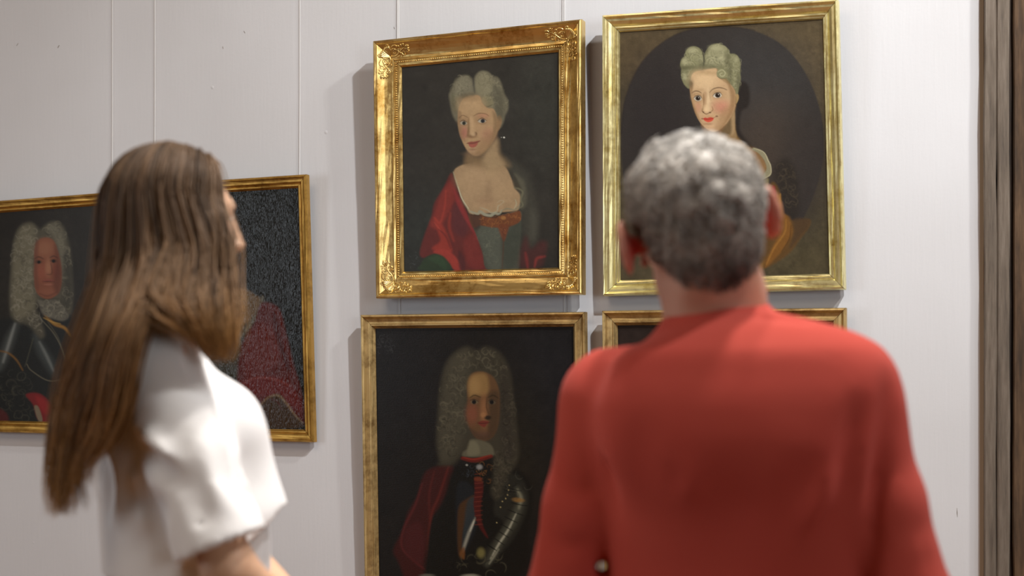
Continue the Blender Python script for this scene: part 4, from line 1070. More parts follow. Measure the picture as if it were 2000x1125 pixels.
        idx = np.full((nx, ny, nz), -1, np.int32); idx[I, J, K] = np.arange(n)
        faces = []
        def emit(m, o1, o2, flip):
            A, B, D = np.nonzero(m)
            A, B, D = A + 1, B + 1, D + 1
            return A, B, D
        # x edges
        for ax in range(3):
            a = N[:-1, 1:-1, 1:-1] if ax == 0 else (N[1:-1, :-1, 1:-1] if ax == 1 else N[1:-1, 1:-1, :-1])
            b = N[1:, 1:-1, 1:-1] if ax == 0 else (N[1:-1, 1:, 1:-1] if ax == 1 else N[1:-1, 1:-1, 1:])
            for sign in (0, 1):
                m = (a & ~b) if sign == 0 else (~a & b)
                q = np.stack(np.nonzero(m), 1)
                off = np.array([1, 1, 1]); off[ax] = 0; q = q + off
                e1 = np.zeros(3, int); e2 = np.zeros(3, int); e1[(ax + 1) % 3] = 1; e2[(ax + 2) % 3] = 1
                g = lambda r: idx[r[:, 0], r[:, 1], r[:, 2]]
                f = np.stack([g(q - e1 - e2), g(q - e2), g(q), g(q - e1)], 1)
                if sign == 1: f = f[:, ::-1]
                faces.append(f)
        Fc = np.vstack(faces); Fc = Fc[(Fc >= 0).all(1)]
        return V, Fc

def relax(V, F, it=2, lam=0.5):
    a = np.concatenate([F[:, i] for i in range(4)]); b = np.concatenate([F[:, (i + 1) % 4] for i in range(4)])
    for _ in range(it):
        S = np.zeros_like(V); n = np.zeros(len(V))
        for ax in range(3): S[:, ax] = np.bincount(a, V[b, ax], len(V)) + np.bincount(b, V[a, ax], len(V))
        n = np.bincount(a, minlength=len(V)) + np.bincount(b, minlength=len(V))
        V = V + lam * (S / np.maximum(n, 1)[:, None] - V)
    return V

def axis(*segs):
    """axis(a, b, step, c, step2, ...) piecewise spacing"""
    out = [segs[0]]; a = segs[0]
    for i in range(1, len(segs), 2):
        b, h = segs[i], segs[i + 1]; n = max(1, int(round((b - a) / h)))
        out += list(np.linspace(a, b, n + 1)[1:]); a = b
    return np.array(out)

def frame_from(f, up):
    f = np.asarray(f, float); f /= np.linalg.norm(f); up = np.asarray(up, float)
    r = np.cross(f, up); r /= np.linalg.norm(r); u = np.cross(r, f)
    return np.stack([r, f, u], 1)      # columns: right, forward, up

def head_field(Fd, O, R, S=1.0, ear=1.0):
    g = lambda x, y, z: O + R @ (np.array([x, y, z]) * S)
    Fd.ell(g(0, -.010, .022), np.array([.073, .093, .083]) * S, R, .02)
    Fd.ell(g(0, .030, -.040), np.array([.057, .058, .074]) * S, R, .03)
    Fd.ell(g(0, .062, -.094), np.array([.024, .020, .020]) * S, R, .025)
    Fd.cap(g(-.045, .005, -.07), g(-.015, .06, -.095), .018 * S, .016 * S, .03); Fd.cap(g(.045, .005, -.07), g(.015, .06, -.095), .018 * S, .016 * S, .03)
    Fd.cap(g(-.035, .072, .020), g(.035, .072, .020), .012 * S, None, .02)
    for sx in (-1, 1):
        Fd.ell(g(sx * .031, .088, .000), np.array([.017, .014, .012]) * S, R, .012, 'sub')
        Fd.ell(g(sx * .040, .060, -.028), np.array([.020, .020, .018]) * S, R, .02)
        Fd.ell(g(sx * .012, .098, -.043), np.array([.008, .009, .007]) * S, R, .006)
        # eyelids
        Fd.cap(g(sx * .018, .0815, .0065), g(sx * .044, .075, .0055), .0052 * S, .004 * S, .005)
        # ear
        ec = g(sx * (.079 + .011 * (ear - .9) / .15), -.006, -.012); Re = R @ np.array([[math.cos(.5 * sx), -math.sin(.5 * sx), 0], [math.sin(.5 * sx), math.cos(.5 * sx), 0], [0, 0, 1]])
        Fd.ell(ec + R @ np.array([sx * .006, -.006, .002]) * S, np.array([.0065, .021, .034]) * S * ear, Re, .008); Fd.cap(g(sx * .07, 0, -.012), ec, .014 * S, .010 * S, .01)
        Fd.ell(ec + R @ np.array([sx * .012, .002, .004]) * S, np.array([.005, .010, .018]) * S, Re, .005, 'sub')
        Fd.ell(g(sx * .080, .002, -.038), np.array([.006, .009, .010]) * S, Re, .006)
    Fd.cap(g(0, .088, .006), g(0, .104, -.036), .007 * S, .010 * S, .012)
    Fd.ell(g(0, .104, -.040), np.array([.010, .009, .008]) * S, R, .008)
    Fd.ell(g(0, .089, -.068), np.array([.023, .009, .0055]) * S, R, .005)
    Fd.ell(g(0, .087, -.078), np.array([.019, .010, .0065]) * S, R, .005)
    Fd.cap(g(-.024, .085, -.0725), g(.024, .085, -.0725), .0016, None, .003, 'sub')
    return g

def hand_field(Fd, W_, d, palm_n, thumb_side, S=1.0, curl=0.35):
    """W_: wrist point, d: direction of the fingers, palm_n: palm normal, thumb_side: unit vector"""
    W_, d, n, t = [np.asarray(v, float) for v in (W_, d, palm_n, thumb_side)]
    d /= np.linalg.norm(d); t = t - d * (t @ d); t /= np.linalg.norm(t); n = np.cross(d, t) * (1 if np.cross(d, t) @ n > 0 else -1)
    for k, (o, L) in enumerate([(.027, .074), (.009, .082), (-.009, .076), (-.026, .060)]):
        root = W_ + d * .088 * S + t * o * S; Fd.cap(W_ + d * .02 * S + t * o * .6 * S, root, .013 * S, .011 * S, .012)
        a = root; ang = 0.12
        for seg, fr_ in enumerate((.45, .31, .24)):
            ang += curl; dd = d * math.cos(ang) + n * math.sin(ang)
            b = a + dd * L * fr_ * S; Fd.cap(a, b, (.0092 - .0008 * seg) * S, (.0085 - .001 * seg) * S, .003); a = b
    a = W_ + d * .025 * S + t * .026 * S; dd = d * .72 + t * .62 + n * .25; dd /= np.linalg.norm(dd)
    b = a + dd * .042 * S; Fd.cap(W_ + d * .015 * S + t * .015 * S, a, .015 * S, .014 * S, .01); Fd.cap(a, b, .013 * S, .0105 * S, .008)
    dd = d * .9 + t * .15 + n * .4; dd /= np.linalg.norm(dd); c = b + dd * .032 * S; Fd.cap(b, c, .0105 * S, .009 * S, .004); Fd.cap(c, c + (dd + n * .3) * .02 * S, .009 * S, .0075 * S, .004)

def build(Fd, name, mat, root, it=2, smooth=True):
    V, F = Fd.nets(); V = relax(V, F, it, 0.45)
    o = mesh_obj(name, V - np.array(root.location), F, mat, root, smooth=smooth); return o, V

def skin_mat(name, base, red):
    m = Mat(name); a = m.n('ShaderNodeAttribute'); a.attribute_name = 'Col'; m.l(a.outputs['Color'], m.b.inputs['Base Color'])
    v = m.coord(); n_ = m.noise(v, 220, 3); m.bump(n_, 0.12, 0.001)
    m.set(Roughness=0.5); m.b.inputs['Subsurface Weight'].default_value = 0.12; m.b.inputs['Subsurface Radius'].default_value = (1.0, 0.35, 0.2); m.b.inputs['Subsurface Scale'].default_value = 0.008
    return m
def spots(V, base, lst):
    c = np.tile(srgb(base), (len(V), 1))
    for p, r, col, a in lst:
        d = np.linalg.norm((V - p) / np.asarray(r), axis=1); m = np.clip(1.3 - d, 0, 1) ** 1.2 * a
        c += (srgb(col) - c) * np.clip(m, 0, 1)[:, None]
    return c
def cloth(name, col, scale=700, bump=0.25, sheen=0.3, rough=0.9, col2=None):
    m = Mat(name); v = m.coord(); n_ = m.noise(v, scale, 2, 0.6); n2_ = m.noise(v, 5, 3)
    m.l(m.ramp(n2_, [(0.3, rgba(col)), (0.7, rgba(col2 or col))]), m.b.inputs['Base Color'])
    m.bump(n_, bump, 0.0012); m.set(Roughness=rough); m.b.inputs['Sheen Weight'].default_value = sheen * .3; m.b.inputs['Sheen Roughness'].default_value = 0.5; m.b.inputs['Specular IOR Level'].default_value = 0.15; return m
def hair_mat(name, rough=0.42, spec=0.5):
    m = Mat(name); a = m.n('ShaderNodeAttribute'); a.attribute_name = 'Col'; m.l(a.outputs['Color'], m.b.inputs['Base Color']); m.set(Roughness=rough); m.b.inputs['Specular IOR Level'].default_value = spec
    return m

def strands(name, paths, widths, cols, mat, root, sides=3):
    """paths (n, m, 3), widths (n, m), cols (n, m, 3) -> one mesh of thin tapered tubes"""
    n, m, _ = paths.shape
    T = np.gradient(paths, axis=1); T /= np.linalg.norm(T, axis=2, keepdims=True) + 1e-9
    A = np.cross(T, np.array([0.31, 0.9, 0.17])); A /= np.linalg.norm(A, axis=2, keepdims=True) + 1e-9; B = np.cross(T, A)
    V = np.empty((n, m, sides, 3))
    for k in range(sides):
        a = 2 * PI * k / sides; V[:, :, k] = paths + (A * math.cos(a) + B * math.sin(a)) * widths[:, :, None]
    ii = np.arange(n * m * sides).reshape(n, m, sides)
    F = np.stack([ii[:, :-1], np.roll(ii[:, :-1], -1, 2), np.roll(ii[:, 1:], -1, 2), ii[:, 1:]], -1).reshape(-1, 4)
    o = mesh_obj(name, V.reshape(-1, 3) - np.array(root.location), F, mat, root, smooth=True)
    vcol(o, np.repeat(cols.reshape(-1, 3), sides, 0)); return o

def eyeballs(root, g, S, iris):
    for sx in (-1, 1):
        bm = bmesh.new(); bmesh.ops.create_uvsphere(bm, u_segments=16, v_segments=10, radius=.0118 * S)
        me = bpy.data.meshes.new('eye'); bm.to_mesh(me); bm.free(); me.materials.append(m_eye.m)
        o = bpy.data.objects.new('eye', me); o.parent = root; o.location = Vector(g(sx * .031, .0705, .0)) - root.location; C.objects.link(o)
        bm = bmesh.new(); bmesh.ops.create_uvsphere(bm, u_segments=12, v_segments=8, radius=.0056 * S)
        me = bpy.data.meshes.new('iris'); bm.to_mesh(me); bm.free(); me.materials.append(iris.m)
        q = bpy.data.objects.new('iris', me); q.parent = o; q.location = Vector(g(sx * .031, .078, .0)) - Vector(g(sx * .031, .0705, .0)); C.objects.link(q)
m_eye = Mat('eye_white').set(Base_Color=rgba('#e2dcd4'), Roughness=0.2)
m_iris = Mat('brown_iris').set(Base_Color=rgba('#3a2415'), Roughness=0.2)
# ------------------------------------------------------------------ the man in the red sweater, seen from behind
def build_man():
    foot = at(1430, 724, 1.98); root = empty('person', (float(foot[0]), 1.98, 0.0), 0, 'grey-haired man in a red sweater seen from behind, looking at the pictures', 'person')
    yaw = math.radians(-16)
    HR = frame_from((-0.22, 0.96, 0.10), (-0.25, 0.0, 0.97)); HO = at(1354, 434, 1.965)
    sL, sR = at(1190, 782, 2.03), at(1652, 768, 1.91)
    eL, eR = at(1092, 1195, 2.05), at(1790, 1195, 1.90)
    wL, wR = np.array([eL[0] + .10, eL[1] + .16, eL[2] - .17]), np.array([eR[0] - .03, eR[1] + .13, eR[2] - .20])
    nb = at(1398, 580, 1.975)
    def rows(ex, ez=0):
        R_ = [(1.375, 1428, .140, .095), (1.33, 1432, .168, .112), (1.27, 1438, .180, .120), (1.19, 1443, .178, .118), (1.10, 1446, .172, .114), (1.00, 1448, .168, .112), (0.93, 1448, .175, .118), (0.86, 1448, .178, .122)]
        return [(z, at(x, 724, 1.97)[0], float(np.interp(z, [.86, 1.0, 1.10, 1.19, 1.27, 1.375], [1.99, 2.005, 1.998, 1.975, 1.955, 1.965])), a + ex, b + ex) for z, x, a, b in R_]
    hipL, hipR = np.array([.31 - .085, 2.0, .88]), np.array([.31 + .085, 1.97, .88])
    # --- body
    Fd = Field(axis(-.12, .70, .0065), axis(1.72, 2.42, .0065), axis(-.03, .10, .007, .62, .014, .80, .0065, 1.40, .012, 1.735, .0045))
    Fd.stack(rows(-.026), yaw, .03)
    Fd.cap(sL, sR, .036, .036, .04); Fd.cap(nb + (0, .01, -.06), sL + (.03, 0, .0), .046, .034, .04); Fd.cap(nb + (0, .01, -.06), sR + (-.03, 0, .0), .046, .034, .04)
    for s_, e_, w_ in ((sL, eL, wL), (sR, eR, wR)):
        Fd.cap(s_, e_, .040, .037, .02); Fd.cap(e_, w_, .038, .027, .02)
    for h_, sx in ((hipL, -1), (hipR, 1)):
        kn = np.array([h_[0] + sx * .012, h_[1] + .01, .49]); an = np.array([h_[0] + sx * .02, h_[1] - .02, .09])
        Fd.cap(h_, kn, .088, .056, .05); Fd.cap(kn, an, .054, .038, .03)
        Fd.cap(an + (0, 0, -.04), an + (-.03 + sx * .02, .17, -.055), .036, .03, .03); Fd.cap(an + (0, -.03, -.055), an, .03, .036, .02)
    g = head_field(Fd, HO, HR, 1.0, 1.18)
    Fd.cap(g(0, -.025, -.05), nb, .056, .058, .03); Fd.cap(nb, nb + (0, .01, -.08), .060, .07, .04)
    Fd.cap(g(-.03, -.055, -.075), nb + (-.03, -.03, 0), .020, .02, .03); Fd.cap(g(.03, -.055, -.075), nb + (.03, -.03, 0), .020, .02, .03)
    hand_field(Fd, wL, (wL - eL) * .6 + np.array([.02, .02, -.06]), (1, 0, 0), (.1, 1, .2), 1.05)
    hand_field(Fd, wR, (wR - eR) * .6 + np.array([0, .02, -.06]), (-1, 0, 0), (-.1, 1, .2), 1.05)
    body, V = build(Fd, 'body', m_skinM, root, 2)
    sp = [(g(sx * .095, -.010, -.012), (.025, .035, .045), '#cf453d', 1.0) for sx in (-1, 1)]
    sp += [(g(0, .092, -.073), (.022, .012, .010), '#a85a50', .8), (nb, (.1, .1, .1), '#b87a68', .4)]
    vcol(body, spots(V, '#c4957c', sp)); eyeballs(root, g, 1.0, m_iris)
    # --- hair: thick short grey curls
    ax = lambda c, h, st: axis(c - h, c + h, st)
    Fh = Field(ax(HO[0], .14, .004), ax(HO[1], .15, .004), ax(HO[2], .15, .004))
    Fh.ell(g(0, -.016, .028), (.080, .100, .088), HR, .02)
    Fh.ell(g(0, -.052, -.022), (.068, .058, .078), HR, .03)
    Fh.ell(g(-.042, -.035, .046), (.041, .055, .043), HR, .03); Fh.ell(g(.038, -.04, .042), (.040, .052, .043), HR, .03)
    Fh.ell(g(0, .070, -.035), (.075, .075, .090), HR, .012, 'sub')
    for sx in (-1, 1): Fh.ell(g(sx * .089, .000, -.024), (.024, .034, .050), HR, .008, 'sub'); Fh.ell(g(sx * .085, -.010, -.085), (.035, .05, .045), HR, .02, 'sub')
    rg = np.random.default_rng(8)
    # lumpy clumps of curls
    for _ in range(230):
        d = rg.normal(size=3); d[1] = d[1] * .8 - .45; d[2] = d[2] * .9 + .25; d /= np.linalg.norm(d)
        c = np.array([0, -.018, .022]) + d * np.array([.078, .097, .086]) * rg.uniform(.93, 1.02)
        if c[2] < -.03 or c[1] > .055: continue
        r = rg.uniform(.007, .014); Fh.ell(g(*c), (r, r, r * .8), HR, .009)
    hb, Vh = build(Fh, 'hair', m_hairM, root, 1)
    loc = (Vh - HO) @ HR
    nz = lambda P, s_: np.sin(P[:, 0] * s_ + 1.3 * np.sin(P[:, 1] * s_ * .8)) * np.sin(P[:, 1] * s_ * 1.1 + P[:, 2] * s_ * .7) * np.sin(P[:, 2] * s_ * .9 + 2)
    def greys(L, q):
        """mottled grey, crown whitened for the light from above, brown-black towards the nape"""
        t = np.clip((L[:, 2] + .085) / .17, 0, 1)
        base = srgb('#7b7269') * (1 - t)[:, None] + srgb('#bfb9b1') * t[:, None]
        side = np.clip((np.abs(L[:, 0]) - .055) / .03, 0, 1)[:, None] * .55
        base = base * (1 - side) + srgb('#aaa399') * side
        top = np.clip((L[:, 2] - .075) / .04, 0, 1)[:, None]; base = base * (1 - top) + srgb('#d0cdc8') * top  # overhead light put into the hair colour at the crown
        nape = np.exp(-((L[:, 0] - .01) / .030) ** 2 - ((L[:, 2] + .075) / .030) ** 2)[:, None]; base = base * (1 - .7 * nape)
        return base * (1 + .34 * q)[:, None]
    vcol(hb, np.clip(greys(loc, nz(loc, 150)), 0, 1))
    # curls on the shell
    nrm = np.zeros_like(Vh); me = hb.data; buf = np.empty(len(me.vertices) * 3, np.float32); me.vertices.foreach_get('normal', buf); nrm = buf.reshape(-1, 3)
    pick = rg.choice(len(Vh), 5200, replace=False); pick = pick[(loc[pick, 1] < .062)]
    n = len(pick); m = 7; P0 = Vh[pick]; Nn = nrm[pick].astype(float)
    down = np.array([0, -.2, -1.0]); tan = down - Nn * (Nn @ down)[:, None]
    sw = np.cross(Nn, tan); 
    ph = nz(loc[pick], 60) * 3.0 + rg.normal(size=n) * .5
    tan = tan * np.cos(ph)[:, None] + sw * np.sin(ph)[:, None]; tan /= np.linalg.norm(tan, axis=1, keepdims=True) + 1e-9; sw = np.cross(Nn, tan)
    L = np.clip(.014 + .010 * (loc[pick, 2] / .09), .007, .024) * rg.uniform(.7, 1.2, n)
    paths = np.empty((n, m, 3)); cur = rg.choice([-1, 1], n) * rg.uniform(.8, 2.2, n)
    for i, t in enumerate(np.linspace(0, 1, m)):
        a = cur * t
        paths[:, i] = P0 + tan * (L * np.sin(np.abs(a)) / np.maximum(np.abs(cur), .5))[:, None] + sw * (L * (1 - np.cos(a)) / cur)[:, None] + Nn * (-.002 + .007 * math.sin(t * 2.4))
    wd = np.outer(rg.uniform(.0006, .0011, n), np.sin(np.linspace(.5, PI - .15, m)))
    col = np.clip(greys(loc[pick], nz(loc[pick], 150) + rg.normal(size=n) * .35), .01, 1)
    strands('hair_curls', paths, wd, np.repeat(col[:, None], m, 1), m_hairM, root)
    for sx in (-1, 1):
        vv, ff = tube([g(sx * .014, .089, .022), g(sx * .030, .087, .028), g(sx * .050, .074, .022)], [.002, .0032, .0012], 6)
        mesh_obj('eyebrow', np.array(vv) - np.array(root.location), np.array([q for q in ff if len(q) == 4]), m_brow, root, smooth=True)
    # --- sweater
    Fs = Field(axis(-.13, .72, .0075), axis(1.73, 2.34, .0075), axis(.83, 1.53, .0075))
    Fs.stack(rows(.006), yaw, .03)
    Fs.cap(sL, sR, .058, .058, .06); Fs.cap(nb + (-.01, 0, -.078), sL + (.05, 0, .008), .058, .050, .05); Fs.cap(nb + (.03, 0, -.070), sR + (-.05, 0, .016), .064, .052, .05)
    Fs.ell(at(1340, 800, 1.905), (.10, .06, .09), None, .08); Fs.ell(at(1530, 790, 1.885), (.11, .06, .10), None, .08)
    Fs.cap(nb + (0, .01, -.02), nb + (0, .01, -.05), .066, .075, .03)
    for s_, e_, w_ in ((sL, eL, wL), (sR, eR, wR)):
        Fs.cap(s_, s_ + (e_ - s_) * .5, .065, .056, .035); Fs.cap(s_ + (e_ - s_) * .5, e_, .056, .053, .02); Fs.cap(e_, w_ + (w_ - e_) * .02, .055, .036, .02)
    # creases: armpits, sides, lower back, shoulders
    b_ = lambda x, y, D: at(x, y, D)
    Fs.crease([b_(1192, 870, 1.93), b_(1186, 980, 1.935), b_(1180, 1200, 1.95)], .013, .016)
    
    Fs.crease([b_(1738, 705, 1.86), b_(1735, 780, 1.84), b_(1715, 900, 1.85), b_(1703, 1160, 1.87)], .026, .008); Fs.crease([b_(1742, 730, 1.85), b_(1728, 850, 1.84), b_(1706, 980, 1.86), b_(1700, 1200, 1.87)], .012, .013)
    Fs.crease([b_(1240, 800, 1.86), b_(1255, 950, 1.85), b_(1230, 1150, 1.86)], .022, 0.0143)
    Fs.crease([b_(1330, 900, 1.84), b_(1290, 1020, 1.84), b_(1260, 1160, 1.85)], .018, 0.0125)
    Fs.crease([b_(1360, 880, 1.84), b_(1330, 1020, 1.84), b_(1300, 1160, 1.85)], .018, -0.0108)
    Fs.crease([b_(1600, 880, 1.80), b_(1540, 1000, 1.81), b_(1500, 1160, 1.83)], .020, 0.0143)
    Fs.crease([b_(1640, 900, 1.81), b_(1590, 1020, 1.82), b_(1560, 1160, 1.83)], .020, -0.0125)
    Fs.crease([b_(1680, 760, 1.83), b_(1655, 880, 1.82), b_(1650, 1000, 1.83)], .016, 0.0143)
    Fs.crease([b_(1440, 640, 1.90), b_(1520, 625, 1.88), b_(1600, 640, 1.87)], .010, 0.0108)
    Fs.crease([b_(1350, 660, 1.91), b_(1420, 640, 1.90), b_(1500, 640, 1.88)], .012, -0.0071)
    Fs.crease([b_(1440, 850, 1.83), b_(1440, 1000, 1.83), b_(1430, 1160, 1.84)], .05, 0.0108)
    Fs.crease([b_(1080, 900, 2.0), b_(1130, 960, 1.98), b_(1165, 940, 1.98)], .012, .005)
    Fs.crease([b_(1060, 1040, 2.0), b_(1110, 1070, 1.99), b_(1160, 1050, 1.99)], .012, .005)
    Fs.crease([b_(1720, 1010, 1.84), b_(1780, 1040, 1.83), b_(1840, 1020, 1.86)], .012, .006)
    Fs.crease([b_(1725, 1090, 1.84), b_(1790, 1110, 1.83), b_(1850, 1080, 1.86)], .012, .006)
    Fs.crease([b_(1745, 800, 1.84), b_(1790, 860, 1.84), b_(1800, 960, 1.85)], .016, .004)
    for yy, rr_ in ((1105, .009), (1150, .014), (1210, .018)): Fs.cap(at(1174, yy, 1.75), at(1174, yy, 2.25), rr_, None, .008, 'sub')
    Fs.cap(nb + (0, .02, .052), nb + (0, .0, .14), .058, .07, .004, 'sub')
    Fs.ell(nb + (0, .085, .01), (.055, .05, .06), None, .02, 'sub')
    sw_, Vs = build(Fs, 'sweater', m_red, root, 2)
    # ribbed collar, cuffs
    rr = []
    cc = nb + (0, .004, -.006); n_ = np.array([-.22, .30, 1.0]); n_ /= np.linalg.norm(n_); e1 = np.cross(n_, (0, 1, 0)); e1 /= np.linalg.norm(e1); e2 = np.cross(n_, e1)
    Vv, Ff = [], []
    NS, MS = 96, 8
    for i in range(NS):
        a = 2 * PI * i / NS; rib = 1 + .05 * math.cos(i * PI)
        c = cc + e1 * math.cos(a) * .067 + e2 * math.sin(a) * .064
        out = e1 * math.cos(a) + e2 * math.sin(a)
        for k in range(MS):
            q = 2 * PI * k / MS; Vv.append(c + out * math.cos(q) * .0055 * rib + n_ * math.sin(q) * .011)
    for i in range(NS):
        for k in range(MS): Ff.append((i * MS + k, ((i + 1) % NS) * MS + k, ((i + 1) % NS) * MS + (k + 1) % MS, i * MS + (k + 1) % MS))
    mesh_obj('collar', np.array(Vv) - np.array(root.location), np.array(Ff), m_red, root, smooth=True)
    for e_, w_ in ((eL, wL), (eR, wR)):
        d = (w_ - e_) / np.linalg.norm(w_ - e_); vv, ff = tube([w_ - d * .03, w_, w_ + d * .03], [.037, .036, .033], 20)
        mesh_obj('cuff', np.array(vv) - np.array(root.location), [list(f) for f in ff if len(f) == 4], m_red, root, smooth=True)
    # --- trousers and shoes
    Ft = Field(axis(-.02, .62, .012), axis(1.78, 2.22, .012), axis(.06, 1.0, .014))
    Ft.stack([(z, x, y, a, b) for z, x, y, a, b in rows(-.004) if z < .95] + [], yaw, .03)
    for h_, sx in ((hipL, -1), (hipR, 1)):
        kn = np.array([h_[0] + sx * .012, h_[1] + .01, .49]); an = np.array([h_[0] + sx * .02, h_[1] - .02, .09])
        Ft.cap(h_ + (0, 0, -.06), kn, .090, .072, .04); Ft.cap(kn, an + (0, .01, 0), .072, .062, .03)
        Ft.crease([an + (-.05, -.07, .06), an + (0, -.08, .04), an + (.05, -.07, .07)], 0.0138, 0.0104)
    build(Ft, 'trousers', m_dark, root, 2)
    for h_, sx in ((hipL, -1), (hipR, 1)):
        an = np.array([h_[0] + sx * .02, h_[1] - .02, .09])
        Fo = Field(axis(an[0] - .10, an[0] + .12, .007), axis(an[1] - .12, an[1] + .28, .007), axis(-.01, .14, .006))
        tip = an + (-.03 + sx * .02, .19, -.052); Fo.cap(an + (0, -.03, -.045), tip, .045, .038, .03); Fo.cap(an + (0, 0, -.01), an + (0, .02, -.04), .05, .05, .02); Fo.cut_below((0, 0, .001), (0, 0, 1))
        build(Fo, 'shoe', m_shoe, root, 1)
    return root

m_skinM = skin_mat('skin_ruddy', '#c4957c', '#b23a34'); m_skinW = skin_mat('skin_tan', '#d0a384', '#c06a5a')
m_hairM = hair_mat('grey_hair', 0.55, 0.35); m_hairW = hair_mat('brown_hair', 0.58, 0.3)
m_red = cloth('red_wool', '#b94a3f', 650, 0.3, 0.15, 0.92, '#be5044')
m_dark = cloth('charcoal_cloth', '#2b2c30', 500, 0.2, 0.1, 0.9)
m_shoe = Mat('brown_leather').set(Base_Color=rgba('#3a2416'), Roughness=0.45)
m_tee = cloth('white_jersey', '#eceae8', 800, 0.15, 0.1, 0.9, '#f0efed')
m_linen = cloth('pale_grey_linen', '#cfd0d0', 600, 0.3, 0.1, 0.9, '#d8d8d8')
m_brow = Mat('grey_brow').set(Base_Color=rgba('#6e655c'), Roughness=0.8)
man = build_man()

# ------------------------------------------------------------------ the young woman at the left
def build_woman():
    root = empty('person', (float(at(345, 724, 2.18)[0]), 2.18, 0.0), 0, 'long-haired young woman in a white t-shirt, turned towards the pictures', 'person')
    f = np.array([.93, .37, 0]); f /= np.linalg.norm(f); r = np.array([f[1], -f[0], 0]); yaw = math.atan2(r[1], r[0])
    S = .93
    HR = frame_from((.86, .51, .0), (0.02, 0.0, 1.0)); HO = at(347, 427, 2.18)
    sR, sL = at(312, 706, 2.07), at(312, 706, 2.07) - r * .29
    sL[2] = sR[2]
    eR, wR = at(446, 1110, 2.02), at(606, 1235, 2.12)
    eL, wL = at(470, 1085, 2.36), at(628, 1240, 2.17)
    nb = (sR + sL) / 2 + np.array([.0, 0, .048])
    def X_(px, D=2.2): return (px - 1000) / FPX * D
    def rows(ex, L):
        return [(z, X_(x), 2.215, a + ex, b + ex) for z, x, a, b in L]
    BR = [(1.39, 300, .125, .075), (1.34, 312, .138, .092), (1.28, 330, .134, .095), (1.20, 338, .122, .090), (1.11, 342, .115, .085), (1.02, 345, .130, .095), (.94, 343, .155, .110), (.86, 343, .160, .112)]
    hc = np.array([X_(343), 2.215, .86])
    Fd = Field(axis(-.86, -.22, .0065), axis(1.93, 2.62, .0065), axis(-.03, .10, .007, .80, .014, .98, .008, 1.44, .010, 1.74, .0045))
    Fd.stack(rows(-.004, BR), yaw, .03)
    Fd.cap(sL, sR, .036, .036, .04)
    Fd.cap(nb, sL, .036, .03, .04); Fd.cap(nb, sR, .036, .03, .04)
    for sx in (-1, 1): Fd.ell(at(392, 838, 2.2) + r * .055 * sx, (.045, .05, .045), None, .03)
    for s_, e_, w_ in ((sL, eL, wL), (sR, eR, wR)):
        Fd.cap(s_, e_, .040, .035, .03); Fd.cap(e_, w_, .037, .023, .02)
    for sx in (-1, 1):
        hp = hc + r * .07 * sx; kn = hp + f * .01; kn[2] = .47; an = hp - f * .03; an[2] = .08
        Fd.cap(hp, kn, .078, .048, .05); Fd.cap(kn, an, .047, .033, .03); Fd.cap(an + (0, 0, -.03), an + f * .15 + (0, 0, -.052), .031, .024, .03); Fd.cap(an - f * .03 + (0, 0, -.05), an, .027, .032, .02)
    g = head_field(Fd, HO, HR, S, .9)
    Fd.cap(g(0, -.02, -.06), nb, .046, .048, .03); Fd.cap(nb, nb + (0, 0, -.06), .048, .06, .04)
    hand_field(Fd, wR, f * .7 + np.array([0, .25, -.75]), (0, .3, -1), f * .5 + np.array([0, 0, 1.0]), .9, .3)
    hand_field(Fd, wL, f * .5 + np.array([-.1, -.25, -.8]), (0, .3, -1), f * .5 + np.array([0, 0, 1.0]), .9, .3)
    body, V = build(Fd, 'body', m_skinW, root, 2)
    sp = [(g(0, .090, -.073), (.022, .014, .010), '#b5625a', .9)] + [(g(sx * .045, .065, -.03), (.028, .028, .028), '#d89a86', .55) for sx in (-1, 1)]
    sp += [(g(sx * .03, .08, .024), (.020, .016, .005), '#4a3526', .9) for sx in (-1, 1)]
    vcol(body, spots(V, '#d3a888', sp)); eyeballs(root, g, S, m_iris)
    # --- t-shirt
    TR = [(1.40, 298, .120, .075), (1.36, 308, .150, .095), (1.31, 322, .155, .112), (1.25, 338, .158, .120), (1.19, 352, .160, .126), (1.13, 362, .162, .130), (1.085, 368, .164, .132), (1.066, 369, .164, .132)]
    Ft = Field(axis(-.86, -.26, .006), axis(1.94, 2.56, .007), axis(1.05, 1.50, .006))
    Ft.stack(rows(0, TR), yaw, .02)
    Ft.cap(sL, sR, .046, .046, .05); Ft.cap(nb + (0, 0, -.022), sL + r * .03, .044, .04, .04); Ft.cap(nb + (0, 0, -.022), sR - r * .02, .046, .043, .04)
    for sx in (-1, 1): Ft.ell(at(412, 835, 2.2) + r * .055 * sx, (.062, .055, .055), None, .05)
    Ft.cap(at(440, 820, 2.18), at(494, 1000, 2.18), .04, .05, .05)
    # wide dropped sleeves with open ends, cut on their own and then joined to the body of the shirt
    X, Y, Z = Ft.xs[:, None, None], Ft.ys[None, :, None], Ft.zs[None, None, :]
    for s_, e_, p_, nrm_ in ((sR, eR, at(436, 1064, 2.02), np.array([-.38, .05, .92])), (sL, eL, at(480, 1046, 2.36), np.array([-.3, -.05, .92]))):
        d = e_ - s_; n_ = nrm_ / np.linalg.norm(nrm_); dn = d / np.linalg.norm(d)
        Q = Field(Ft.xs, Ft.ys, Ft.zs)
        Q.cap(s_ + (-.004, 0, -.01), s_ + d * .5, .056, .064, .03); Q.cap(s_ + d * .5, e_ + d * .25, .064, .071, .02)
        pd = (X - p_[0]) * n_[0] + (Y - p_[1]) * n_[1] + (Z - p_[2]) * n_[2]
        t = (X - s_[0]) * dn[0] + (Y - s_[1]) * dn[1] + (Z - s_[2]) * dn[2]
        dr = np.sqrt((X - s_[0] - dn[0] * t) ** 2 + (Y - s_[1] - dn[1] * t) ** 2 + (Z - s_[2] - dn[2] * t) ** 2)
